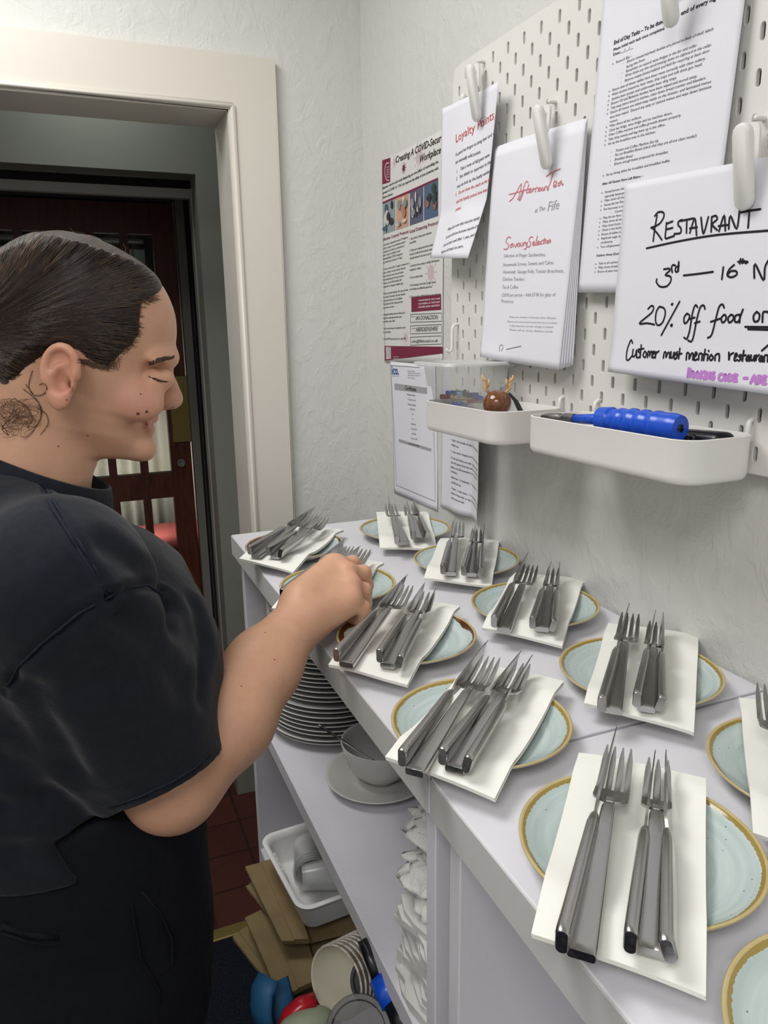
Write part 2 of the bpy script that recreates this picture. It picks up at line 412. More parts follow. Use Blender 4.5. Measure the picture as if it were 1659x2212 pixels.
# ---- cutlery meshes, length along +x from butt (0) to tip, resting height z=0
m = Mat('brushed_stainless_steel', 'B4B2B1', .24, 1.0); nn = m.noise(18, 2, .5, (1, 12, 12))
m.l.new(m.ramp(nn, [(.3, .20), (.7, .30)]), m.b.inputs['Roughness']); M_steel = m.m
def loft(sections, n):
    v = []; f = []
    for s in sections: v += s
    k = len(sections)
    for i in range(k - 1):
        for j in range(n): f.append((i * n + j, i * n + (j + 1) % n, (i + 1) * n + (j + 1) % n, (i + 1) * n + j))
    f.append(tuple(range(n))[::-1]); f.append(tuple((k - 1) * n + j for j in range(n)))
    return v, f
def sect(x, cy, cz, w, h, r=.35, n=4):
    r = min(w, h) * r; return [(x, cy + p[0], cz + p[1]) for p in rrect(-w / 2, -h / 2, w / 2, h / 2, r, n)]
def fork_parts(L, W, tines, HL):
    """handle: tapering wedge; head: curved plate with tines"""
    hl = L - HL
    hs = [(0, .0162, .0062), (.0015, .0172, .0072), (.006, .0175, .0074), (hl * .45, .0140, .0068), (hl * .8, .0110, .0062), (hl - .004, .0095, .0058), (hl, .0075, .004), (hl + .008, .007, .0032)]
    S = []
    for x, w, h in hs:
        t = x / L; z = .0037 + .006 * math.sin(min(1, x / hl) * PI * .5) ** 2 * 1.0
        S.append(sect(x, 0, z, w, h, .3))
    hv = loft(S, len(S[0]))
    zn = .0097
    # head: grid in (x, y), shape outline
    NX = 26; mb = MB()
    def zc(u):   # u 0..1 along the head: dips then rises to tips
        return zn - .0085 * math.sin(min(1, u / .45) * PI / 2) + (.010 * ((u - .35) / .65) ** 1.6 if u > .35 else 0)
    def hw(u):
        if u < .12: return W / 2 * (.22 + .78 * math.sin(u / .12 * PI / 2) ** .8)
        return W / 2 * (1 - .10 * ((u - .12) / .88) ** 1.5)
    x0 = hl + .002
    us = [0, .03, .06, .09, .12, .18, .24, .30, .34]
    secs = []
    for u in us:
        w2 = hw(u); row = []
        for j in range(9):
            y = -w2 + 2 * w2 * j / 8; row.append((x0 + u * HL, y, zc(u) + .0012 * (y / (W / 2)) ** 2))
        secs.append(row)
    th = .0022; v = []; f = []
    for row in secs: v += row
    nb = len(v); v += [(a, b, c + th) for a, b, c in v]
    K = len(secs)
    for i in range(K - 1):
        for j in range(8):
            q = (i * 9 + j, i * 9 + j + 1, (i + 1) * 9 + j + 1, (i + 1) * 9 + j); f.append(q[::-1]); f.append(tuple(a + nb for a in q))
        for j in (0, 8):
            f.append((i * 9 + j, (i + 1) * 9 + j, (i + 1) * 9 + j + nb, i * 9 + j + nb))
    for i in (0, K - 1):
        for j in range(8): f.append((i * 9 + j, i * 9 + j + 1, i * 9 + j + 1 + nb, i * 9 + j + nb))
    mb.add(v, f)
    w3 = hw(.34); tw = 2 * w3 / (tines + (tines - 1) * .42); gp = tw * .42
    for k in range(tines):
        yc = -w3 + tw / 2 + k * (tw + gp); SS = []
        for i in range(10):
            u = .33 + .67 * i / 9; tt = i / 9
            w = tw * (1 - .15 * tt) if tt < .75 else tw * (.89 - 2.6 * (tt - .75))
            y = yc * (1 - .10 * tt)
            SS.append(sect(x0 + u * HL, y, zc(u) + th / 2 + .0008 * (yc / (W / 2)) ** 2, max(w, .0008), th * (1 - .45 * tt), .3, 2))
        mb.add(*loft(SS, len(SS[0])))
    return hv, mb
def knife_parts(L, BL):
    """knife standing on its edge: height along z, thickness along y"""
    hl = L - BL; S = []
    for x, h, w in ((0, .0150, .0068), (.0015, .0168, .0084), (.006, .0172, .0088), (hl * .5, .0160, .0086), (hl - .016, .0150, .0082), (hl - .006, .0118, .0062), (hl, .0070, .0026)):
        S.append(sect(x, 0, .0086, w, h, .42))
    hv = loft(S, len(S[0]))
    v = []; f = []; N = 18
    for i in range(N):
        t = i / (N - 1); x = hl - .002 + t * BL
        top = .0086 + .0045 + .0065 * min(1, t * 6) ** .7 * (1 if t < .15 else 1)
        bot = .0086 - .0045
        # blade: spine straight, edge curving up to the point
        top = .0115 + .0055 * min(1, t * 8)
        edge = .0040 - .0042 * math.sin(min(1, t * 2.2) * PI / 2)
        if t > .62: edge += (top - edge) * ((t - .62) / .38) ** 2.0
        if t > .9: top -= .0012 * (t - .9) / .1
        v += [(x, -.0011 * (1 - .6 * t), top), (x, .0011 * (1 - .6 * t), top), (x, .0001, edge)]
    for i in range(N - 1):
        for j in range(3): f.append((i * 3 + j, i * 3 + (j + 1) % 3, (i + 1) * 3 + (j + 1) % 3, (i + 1) * 3 + j))
    f.append((0, 2, 1)); k = (N - 1) * 3; f.append((k, k + 1, k + 2))
    return hv, (v, f)
def small_mesh(name, v, f, ang=.6):
    me = bpy.data.meshes.new(name); me.from_pydata([tuple(map(float, p)) for p in v], [], f); me.update()
    bm = bmesh.new(); bm.from_mesh(me); bmesh.ops.remove_doubles(bm, verts=bm.verts, dist=1e-6); bmesh.ops.recalc_face_normals(bm, faces=bm.faces)
    for e in bm.edges:
        if len(e.link_faces) == 2 and e.calc_face_angle(0) > ang: e.smooth = False
    for p in bm.faces: p.smooth = True
    bm.to_mesh(me); bm.free(); me.materials.append(M_steel); return me
ck = {}
for kind, L in (('bigfork', .207), ('smallfork', .183), ('knife', .220), ('bigknife', .246)):
    if 'knife' in kind:
        hv, bv = knife_parts(L, .120 if kind == 'bigknife' else .105); ck[kind] = (L, small_mesh('handle', *hv), small_mesh('blade', *bv))
    else:
        hv, mb = fork_parts(L, .026 if kind == 'bigfork' else .0215, 4 if kind == 'bigfork' else 3, .072 if kind == 'bigfork' else .062)
        ck[kind] = (L, small_mesh('handle', *hv), small_mesh('head', mb.v, mb.f))
def place_cutlery(kind, butt, tip, zb, zt, label, group, roll=0.0):
    """butt, tip: image points of the two ends, which rest at the heights zb and zt"""
    P = on_z(zb, *butt); Q = on_z(zt, *tip)
    L, me1, me2 = ck[kind]
    best = min((abs(np.linalg.norm(on_z(z_, *tip) - P) - L), z_) for z_ in np.arange(zt - .004, zt + .022, .001)); zt = best[1]; Q = on_z(zt, *tip)
    d = Q - P; ln = np.linalg.norm(d); s = ln / L
    s = min(1.06, max(.94, s)); c = (P + Q) / 2; u = d / ln
    Pn = c - u * (L * s / 2)
    o = empty('fork' if 'fork' in kind else 'knife', Pn)
    x = Vector(u); z = Vector((0, 0, 1)); y = z.cross(x).normalized(); z = x.cross(y)
    R = Matrix([[x[i], y[i], z[i]] for i in range(3)]).to_4x4() @ Matrix.Rotation(roll, 4, 'X')
    o.matrix_world = Matrix.Translation(Pn) @ R @ Matrix.Scale(s, 4)
    for nm, me in (('handle', me1), ('blade' if 'knife' in kind else 'fork_head', me2)):
        c_ = bpy.data.objects.new(nm, me); COL.objects.link(c_); c_.parent = o
    tag(o, label, 'knife' if 'knife' in kind else 'fork', group)
    return s
# ---- napkins
m = Mat('white_paper_napkin', 'F1F0EA', .85, spec=.2); m.bump(m.noise(700, 2), .25, .0004); M_nap = m.m
def napkin(pc, corners, label):
    """corners TL TR BR BL as image points; folded paper of several plies lying over the plate and sagging outside it"""
    zt = TZ + .024
    C4 = [on_z(zt, *q)[:2] for q in corners]
    mb = MB(); N = 22
    for ply in range(4):
        v = []; f = []
        off = .0011 * ply
        for i in range(N + 1):
            for j in range(N + 1):
                s, t = i / N, j / N
                if ply < 3: s = s * (1 - .004 * ply) + .002 * (3 - ply) * .5; t = .004 * (3 - ply) * .4 + t * (1 - .006 * (3 - ply) * .5)
                p = (C4[0] * (1 - s) + C4[1] * s) * (1 - t) + (C4[3] * (1 - s) + C4[2] * s) * t
                r = math.hypot(p[0] - pc[0], p[1] - pc[1])
                if r < .0856: z = .0206 * .55 + pz(r) * .45 + .0008 if r < .075 else .0209 - (.0856 - r) * .18
                else: z = .0212 - min(.010, (r - .0856) * .16)
                z = max(z, pz(r) + .0006 if r < .086 else 0)
                z += .0006 * math.sin(s * 7 + pc[0] * 90) * math.sin(t * 5 + pc[1] * 50)
                v.append((p[0], p[1], TZ + z + off))
        for i in range(N):
            for j in range(N):
                a = i * (N + 1) + j; f.append((a, a + 1, a + N + 2, a + N + 1))
        # thin solid ply
        nb = len(v); v += [(a, b, c + .0008) for a, b, c in v]
        f2 = [tuple(q) for q in f] + [tuple(k + nb for k in q[::-1]) for q in f]
        for i in range(N):
            for a, b in ((i, i + 1), (i * (N + 1), (i + 1) * (N + 1))):
                f2.append((a, b, b + nb, a + nb))
            for a, b in ((N * (N + 1) + i, N * (N + 1) + i + 1), (i * (N + 1) + N, (i + 1) * (N + 1) + N)):
                f2.append((a, b, b + nb, a + nb))
        mb.add(v, f2)
    o = mb.build('napkin', M_nap, smooth=True, autosmooth=.7)
    tag(o, label, 'napkin', 'folded white napkins on the plates')
# ---- the settings (centre, rim, words, napkin corners, cutlery end points in the photo)
SET = [
 ((-.331, -.186), 'B', 'far end of the front row by the doorway', [(642, 1127), (743, 1138), (632.6, 1225.5), (516.5, 1202)],
  [((539, 1199), (682, 1112)), ((552.5, 1206), (676, 1123)), ((579, 1201), (695.5, 1129)), ((593.6, 1208), (703, 1133)), ((603, 1206), (706, 1130))]),
 ((-.108, -.164), 'A', 'far end of the wall row in the corner', [(812.5, 1097), (922, 1097), (944, 1177), (820, 1175)],
  [((858, 1177), (838.6, 1088)), ((873.5, 1178), (843, 1103)), ((893, 1167), (877.6, 1092)), ((905, 1170), (882, 1104)), ((920, 1167), (888.5, 1094))]),
 ((-.097, -.386), 'A', 'second plate of the wall row', [(952, 1157), (1080, 1158.6), (1062, 1258), (915.5, 1242.5)],
  [((956.7, 1242), (983.7, 1135)), ((973, 1245), (989.8, 1142)), ((1002, 1245), (1028, 1151)), ((1017.5, 1247), (1029.5, 1158)), ((1034, 1247), (1041, 1148.5))]),
 ((-.330, -.417), 'A', 'plate under her hand', [(722, 1195), (830, 1209), (711, 1332), (586, 1305)],
  [((610, 1297), (748, 1182)), ((625, 1306), (752, 1197)), ((650, 1306), (780, 1199)), ((665, 1311), (792, 1204)), ((680, 1312), (800, 1212))]),
 ((-.111, -.606), 'A', 'third plate of the wall row', [(1114, 1228), (1264, 1243), (1215, 1383.5), (1041, 1349)],
  [((1067, 1357), (1141, 1213)), ((1088, 1368), (1146.6, 1239)), ((1150, 1360), (1190, 1235)), ((1171, 1366), (1195, 1246)), ((1190, 1366), (1202.6, 1235))]),
 ((-.315, -.632), 'B', 'brown rimmed plate in front of her arm', [(844, 1280.6), (994, 1303), (879.7, 1468), (709, 1426.8)],
  [((727, 1431), (881.6, 1263.4)), ((748, 1443), (877.7, 1284)), ((820, 1433), (919.6, 1280.6)), ((837, 1445), (926.7, 1299)), ((859, 1445), (938.5, 1288))]),
 ((-.334, -.850), 'A', 'front plate at the joint of the two units', [(1024.8, 1422.8), (1219, 1463), (1069, 1713), (831.7, 1627.5)],
  [((868, 1658), (1054.6, 1410.6)), ((895, 1678), (1060, 1443.5)), ((954.8, 1655), (1125.9, 1435)), ((980.7, 1672), (1129, 1458)), ((1002.7, 1671), (1142, 1441))]),
 ((-.121, -.826), 'A', 'fourth plate of the wall row', [(1314.5, 1335.5), (1510, 1359), (1500, 1570), (1261.7, 1513)],
  [((1298.6, 1540), (1358, 1328)), ((1323, 1544), (1360.4, 1347)), ((1374.8, 1530), (1414.8, 1343)), ((1395.5, 1540), (1416, 1366)), ((1420, 1538), (1423, 1347))]),
 ((-.316, -1.050), 'A', 'nearest whole plate in the lower right', [(1251, 1617.5), (1525, 1677), (1527, 2133), (1148, 2001)],
  [((1212, 2062), (1330.7, 1603)), ((1255, 2076), (1335.7, 1646)), ((1359.6, 2063), (1413, 1655)), ((1403.7, 2070), (1420, 1673)), ((1453, 2085), (1451, 1655))]),
 ((-.114, -1.035), 'A', 'plate cut by the right edge of the photo', [(1597, 1496), (1830, 1548), (1900, 1880), (1628, 1785)],
  [((1712, 1850), (1664, 1478)), ((1735, 1858), (1657, 1507)), ((1790, 1860), (1745, 1510)), ((1812, 1868), (1752, 1530)), ((1840, 1868), (1770, 1520))]),
 ((-.306, -1.237), 'A', 'bare plate in the bottom right corner', None, []),
]
ROLE = [('bigknife', 'leftmost steel knife'), ('bigfork', 'large steel fork beside the leftmost knife'), ('knife', 'left steel knife of the right bunch'),
        ('smallfork', 'small steel fork of the right bunch'), ('knife', 'rightmost steel knife')]
scl = []
for (cx, cy), rim, words, nap, cut in SET:
    o = plate_obj(rim, M_plateA if rim == 'A' else M_plateB); o.location = (cx, cy, TZ + .0002); o.rotation_euler = (0, 0, random.uniform(0, 6))
    tag(o, 'pale blue side plate, ' + words, 'plate', 'pale blue side plates on the shelf tops')
    if nap: napkin((cx, cy), nap, 'folded white napkin, ' + words.replace('far end', 'plate at the far end'))
    for (kind, role), (b, t_) in zip(ROLE, cut):
        zb = TZ + .0245; zt = TZ + (.029 if 'knife' in kind else .036)
        if 'knife' in kind: zb += .0086 * .6
        roll = 0.0
        if role.startswith('rightmost'): roll = -.35 if cy < -.9 else .25
        w2 = words.replace('far end of the', 'far').replace('nearest whole plate in the lower right', 'nearest whole plate').replace(' of the photo', '').replace('plate cut by the right edge', 'plate at the right edge')
        scl.append(round(place_cutlery(kind, b, t_, zb, zt, role + ', ' + w2, 'steel ' + ('knives' if 'knife' in kind else 'forks') + ' on the napkins', roll), 2))
print('cutlery scale', scl)
# ================= pegboard =================
M_peg = Mat('white_powder_coated_board', 'DFDDD9', .45).m
M_plas = Mat('white_plastic', 'E4E2DE', .38).m
M_wire = Mat('zinc_spring_wire', 'AFAFAD', .3, 1.0).m
def pegboard():
    v = []; f = []
    def V(a, b, n): v.append(bp(a, b, n)); return len(v) - 1
    c = .01
    def ring(p, q): f.extend([(p[i], p[(i + 1) % len(p)], q[(i + 1) % len(q)], q[i]) for i in range(len(p))])
    gi = {}
    def G(i, j):
        if (i, j) not in gi: gi[(i, j)] = V(i * .02 - c, j * .02 - c, 0)
        return gi[(i, j)]
    for i in range(-1, 36):
        for j in range(0, 27):
            q = [G(i, j), G(i + 1, j), G(i + 1, j + 1), G(i, j + 1)]
            if (i + j) % 2: f.append(tuple(q)); continue
            a0, b0 = i * .02, j * .02
            A = [V(a0 + x, b0 + y, 0) for x, y in stadium(.0066, .0172, 4)]
            B = [V(a0 + x, b0 + y, .0009) for x, y in stadium(.0054, .0158, 4)]
            C = [V(a0 + x, b0 + y, .005) for x, y in stadium(.0054, .0158, 4)]
            ring(A, B); ring(B, C)
            # stadium order: 0..4 top right->top left, 5..9 bottom left->bottom right (y grows downwards in b)
            qa = {'tr': q[1], 'tl': q[0], 'bl': q[3], 'br': q[2]}
            # A[0..4] has +y (b larger = lower): from +x to -x ; A[5..9] -y from -x to +x
            f.append((qa['br'], A[0], A[1], A[2])); f.append((qa['br'], A[2], qa['bl'])); f.append((qa['bl'], A[2], A[3], A[4]))
            f.append((qa['bl'], A[4], A[5], qa['tl'])); f.append((qa['tl'], A[5], A[6], A[7])); f.append((qa['tl'], A[7], qa['tr']))
            f.append((qa['tr'], A[7], A[8], A[9])); f.append((qa['tr'], A[9], A[0], qa['br']))
    # plain border with rounded corners, and the edge returned backwards
    inner = [G(i, 0) for i in range(-1, 37)] + [G(36, j) for j in range(1, 28)] + [G(i, 27) for i in range(35, -2, -1)] + [G(-1, j) for j in range(26, 0, -1)]
    def out(k, n, g=0.0):
        P = (v[k] - B0); a, b = P @ BA, P @ BB
        a2 = a + (-.01 - g if a < -.0299 else (.01 + g if a > .7099 else 0)); b2 = b + (-.01 - g if b < -.0099 else (.01 + g if b > .5299 else 0))
        if a2 != a and b2 != b: a2 = a + (a2 - a) * .6; b2 = b + (b2 - b) * .6
        return V(a2, b2, n)
    o1 = [out(k, 0) for k in inner]; o2 = [out(k, .0015, .0012) for k in inner]; o3 = [out(k, .006, .0012) for k in inner]
    ring(inner, o1); ring(o1, o2); ring(o2, o3)
    o = mesh('pegboard', v, f, M_peg, smooth=False)
    tag(o, 'white metal pegboard with upright slots on the right wall', 'pegboard')
pegboard()
# ================= papers =================
M_ink = Mat('black_ink', '26262A', .7, spec=.2).m
M_ink2 = Mat('grey_print', '55555A', .7, spec=.2).m
M_ink3 = Mat('pale_grey_print', 'A6A4A8', .7, spec=.2).m
M_red = Mat('red_print', 'C9504F', .7, spec=.2).m
M_pink = Mat('rose_print', 'CE8088', .7, spec=.2).m
M_maroon = Mat('maroon_print', '7A2B44', .7, spec=.2).m
M_blue = Mat('blue_print', '35618E', .7, spec=.2).m
M_purple = Mat('purple_marker', 'C286CF', .7, spec=.2).m
M_marker = Mat('black_marker', '1D1C22', .55, spec=.3).m
m = Mat('white_office_paper', 'E3E3EA', .75, spec=.2); m.bump(m.noise(14, 3), .12, .002); M_paper = m.m
m = Mat('glossy_poster_paper', 'DAD9D6', .55, spec=.3); m.bump(m.noise(10, 3), .12, .002); M_poster = m.m
_tc = {}
def text_geo(s, bold=0.0, shear=0.0):
    k = (s, bold, shear)
    if k not in _tc:
        c = bpy.data.curves.new('t', 'FONT'); c.body = s; c.size = 1; c.offset = bold; c.shear = shear; c.resolution_u = 2; c.align_x = 'LEFT'
        o = bpy.data.objects.new('t', c); COL.objects.link(o); bpy.context.view_layer.update()
        me = bpy.data.meshes.new_from_object(o)
        v = [tuple(q.co) for q in me.vertices]; f = [tuple(p.vertices) for p in me.polygons]
        bpy.data.objects.remove(o); bpy.data.curves.remove(c); bpy.data.meshes.remove(me); _tc[k] = (v, f)
    return _tc[k]
class Sheet:
    """a sheet of paper given by four corners in the plane of the board or wall; disp(a,b) is its distance in front of it"""
    def __init__(s, P, toplane, c4, disp, mat, label, cat='notice', group=None, sheets=1, N=28, name='paper_notice', curl=None):
        s.P, s.tp, s.c4, s.disp = P, toplane, [np.array(c, float) for c in c4], disp
        s.inks = {}; s.root = None; mb = MB()
        for k in range(sheets):
            v = []; f = []
            for i in range(N + 1):
                for j in range(N + 1):
                    x, y = i / N, j / N
                    p = (s.c4[0] * (1 - x) + s.c4[1] * x) * (1 - y) + (s.c4[3] * (1 - x) + s.c4[2] * x) * y
                    p = p + np.array([.0028 * k * y, -.0012 * k])
                    v.append(P(p[0], p[1], -disp(p[0], p[1]) + .0016 * k * (.3 + y)))
            for i in range(N):
                for j in range(N):
                    a = i * (N + 1) + j; f.append((a, a + 1, a + N + 2, a + N + 1))
            mb.add(v, f)
        o = mb.build(name, mat, smooth=True, fix=False); s.root = o
        so = o.modifiers.new('paper_thickness', 'SOLIDIFY'); so.thickness = .0003; so.offset = 0
        tag(o, label, cat, group)
    def ink(s, mat, v2, f):
        vv, ff = s.inks.setdefault(mat.name, [[], []]); n = len(vv)
        vv.extend([s.P(a, b, -s.disp(a, b) - .0006) for a, b in v2]); ff.extend([tuple(i + n for i in q) for q in f])
    def text(s, body, p0, p1, h, mat=None, bold=0.0, shear=0.0, sc=None):
        """baseline from image point p0 to p1 ; h letter height (cap) in metres"""
        mat = mat or M_ink
        v, f = text_geo(body, bold, shear)
        if not v: return
        A = np.array(s.tp(*p0)); B = np.array(s.tp(*p1)); x0 = min(q[0] for q in v); x1 = max(q[0] for q in v)
        u = (B - A); L = np.linalg.norm(u); u = u / L; w = np.array([u[1], -u[0]])   # up is -b
        k = L / (x1 - x0); hh = h / .70
        s.ink(mat, [tuple(A + u * ((q[0] - x0) * k) + w * (q[1] * hh)) for q in v], f)
    def quad(s, pts, mat, n=6):
        Q = [np.array(s.tp(*p)) for p in pts]; v = []; f = []
        for i in range(n + 1):
            for j in range(n + 1):
                x, y = i / n, j / n; v.append(tuple((Q[0] * (1 - x) + Q[1] * x) * (1 - y) + (Q[3] * (1 - x) + Q[2] * x) * y))
        for i in range(n):
            for j in range(n): a = i * (n + 1) + j; f.append((a, a + 1, a + n + 2, a + n + 1))
        s.ink(mat, v, f)
    def stroke(s, pts, w, mat):
        """pen line through plane points (already a,b)"""
        P = [np.array(p, float) for p in pts]; Q = [P[0]]
        for a, b in zip(P, P[1:]):
            m = max(1, int(np.linalg.norm(b - a) / .004))
            Q += [a + (b - a) * (i + 1) / m for i in range(m)]
        v = []; f = []
        for i, p in enumerate(Q):
            d = Q[min(i + 1, len(Q) - 1)] - Q[max(i - 1, 0)]; d = d / (np.linalg.norm(d) + 1e-9); nn = np.array([-d[1], d[0]]) * w / 2
            v += [tuple(p + nn), tuple(p - nn)]
        for i in range(len(Q) - 1): f.append((2 * i, 2 * i + 1, 2 * i + 3, 2 * i + 2))
        for e in (0, -1):
            n = len(v); c = Q[e]; v += [tuple(c + np.array([math.cos(t), math.sin(t)]) * w / 2) for t in np.linspace(0, 2 * PI, 9)[:-1]]; f.append(tuple(range(n, n + 8)))
        s.ink(mat, v, f)
    def strokes_px(s, lists, w, mat, smooth=True):
        for L in lists:
            L = [np.array(p, float) for p in L]
            if smooth and len(L) > 2:
                Q = []
                for i in range(len(L) - 1):
                    p0, p1, p2, p3 = L[max(i - 1, 0)], L[i], L[i + 1], L[min(i + 2, len(L) - 1)]
                    for t in (0, .25, .5, .75): Q.append(.5 * ((2 * p1) + (p2 - p0) * t + (2 * p0 - 5 * p1 + 4 * p2 - p3) * t * t + (3 * p1 - p0 - 3 * p2 + p3) * t ** 3))
                L = Q + [L[-1]]
            s.stroke([s.tp(*p) for p in L], w, mat)
    def finish(s, names={}):
        i = 0
        for k, (v, f) in s.inks.items():
            me = bpy.data.meshes.new('print'); me.from_pydata([tuple(map(float, p)) for p in v], [], f); me.update()
            link(names.get(k, 'printed_text'), me, bpy.data.materials[k], s.root, False)
def crop(ox, oy, k): return lambda x, y: (ox + x / k, oy + y / k)
# ---- end of day tasks
tb = lambda d: (lambda x, y: on_b(x, y, -d))
d_eod = lambda a, b: .010 + .006 * max(0, (b - .05)) / .3 + .002 * math.sin((a - .33) * 16)
s = Sheet(bp, tb(.012), [(.338, .000), (.548, .011), (.535, .358), (.323, .347)], d_eod, M_paper, 'end of day task list clipped high on the pegboard')
# the list runs on above the photo, so the sheet is taller than the part in view
C3 = crop(1250, 0, 4.056); C4 = crop(1250, 380, 4.056)
T = [('End of Day Tasks – To be done', 308, 392, 752, 200, .0042, .02, 0), ('e end of every night', 866, 152, 1240, -22, .0042, .02, 0),
 ('Please initial each task once completed.', 305, 448, 760, 258, .0030, .014, 0), ('Date:__/__/__', 303, 490, 485, 420, .0028, .014, 0),
 ('o   Restock Bar –', 296, 570, 475, 498, .0026, 0, 0),
 ('-    Ensure newest/warmest bottles are placed at back of shelf, labels', 392, 566, 1180, 262, .0028, 0, .3),
 ('facing the front.', 424, 598, 590, 530, .0028, 0, .3), ('-    Remember to restock wine fridges in the bar and cellar.', 385, 650, 1040, 405, .0028, 0, .3),
 ('-    Write down any low stock/missing items on clipboard in the cellar.', 378, 690, 1165, 402, .0028, 0, .3),
 ('-    Remove empty boxes/rubbish and fold for recycling at back door.', 374, 732, 1152, 452, .0028, 0, .3),
 ('o   Ensure that all dinner tables have been reset correctly with clean cutlery.', 268, 812, 1115, 520, .0028, 0, 0),
 ('o   Wash alcohol measures, beer mats, drip trays and soft drink gun head.', 264, 852, 1088, 572, .0028, 0, 0),
 ('o   Sanitise beer pumps and underneath beer drip trays.', 261, 892, 870, 690, .0028, 0, 0),
 ('o   Ensure Oil and Balsamic bottles have been wiped and stored away.', 258, 930, 1045, 676, .0028, 0, 0),
 ('o   Tidy away bistro bread in kitchen, clean down bread counter and blenders.', 256, 970, 1122, 692, .0028, 0, 0),
 ('o   Ensure all menus are tidied away neatly on the dresser, and laminated menus', 252, 1008, 1165, 725, .0028, 0, 0),
 ('have been wiped.  Discard any tatty or stained menus and wipe down laminate', 283, 1040, 1168, 768, .0028, 0, 0), ('menus.', 281, 1078, 356, 1056, .0026, 0, 0),
 ('o   Wipe down all bar surfaces.', 246, 1124, 568, 1034, .0027, 0, 0), ('o   Clean bar fridge, wine fridge and ice machine doors.', 243, 1164, 835, 1000, .0027, 0, 0),
 ('o   Clean Coffee machine and coffee grounds drawer properly.', 241, 1202, 912, 1020, .0027, 0, 0), ('o   Take dirty towels and bag them up in the office.', 238, 1242, 775, 1102, .0027, 0, 0),
 ('o   Set up the breakfast area in the kitchen:', 236, 1280, 690, 1166, .0027, 0, 0),
 ('-     Toaster and Coffee Machine Set Up', 296, 1342, 716, 1244, .0028, 0, .3), ('-     Put out Breakfast Bowls (check that they are all are clean inside!)', 292, 1380, 1045, 1200, .0028, 0, .3),
 ('-     Breakfast Bread', 290, 1418, 494, 1376, .0028, 0, .3), ('-     Ensure enough butter prepared for breakfast.', 287, 1458, 803, 1342, .0028, 0, .3),
 ('o   Set up dining tables for breakfast and breakfast buffet', 224, 1550, 818, 1418, .0027, 0, 0), ('After All Guests Have Left Bistro –', 220, 1624, 588, 1552, .0027, .014, 0),
 ('o   Sweep/hoover the restaurant floor and table bases.  Check for any spillages etc', 216, 1700, 1102, 1530, .0027, 0, 0),
 ('especially between the patio sliding door sills.', 246, 1732, 706, 1650, .0027, 0, 0), ('o   Wipe down all chairs ensuring', 212, 1774, 540, 1716, .0027, 0, 0)]
for t, x0, y0, x1, y1, h, b, sh in T: s.text(t, C3(x0, y0), C3(x1, y1), h, M_ink, b, sh)
T = [('o   Sweep the bar floor and behir', 210, 272, 534, 212, 0), ('o   Put fruit away in the fridge.', 208, 308, 498, 262, 0), ('-     Cucumber, berries,', 300, 330, 522, 294, .2),
 ('o   Mop the bar floor including be', 203, 382, 522, 336, 0), ('o   Wipe down all surfaces aroun', 200, 418, 520, 372, 0), ('o   Wipe down fronts of the fridge', 197, 454, 516, 410, 0),
 ('o   Check in the kitchen that all c', 194, 490, 510, 446, 0), ('o   Ensure all tables in the lounge', 192, 526, 508, 486, 0), ('o   Replenish sugar bowls, hand', 189, 562, 498, 524, 0), ('condiments.', 216, 594, 328, 582, 0),
 ('o   Turn off glasswasher only if t', 184, 636, 498, 602, 0), ('Outdoor Areas (During Summe', 178, 708, 488, 680, 0), ('o   Take in all cushions and tuck', 170, 780, 477, 754, 0),
 ('o   Wipe down all tables and win', 168, 814, 475, 792, 0), ('o   Ensure all patio heaters turne', 163, 850, 472, 830, 0)]
for t, x0, y0, x1, y1, sh in T: s.text(t, C4(x0, y0), C4(x1, y1), .0026, M_ink, .014 if t[0] == 'O' else 0, sh)
s.finish()
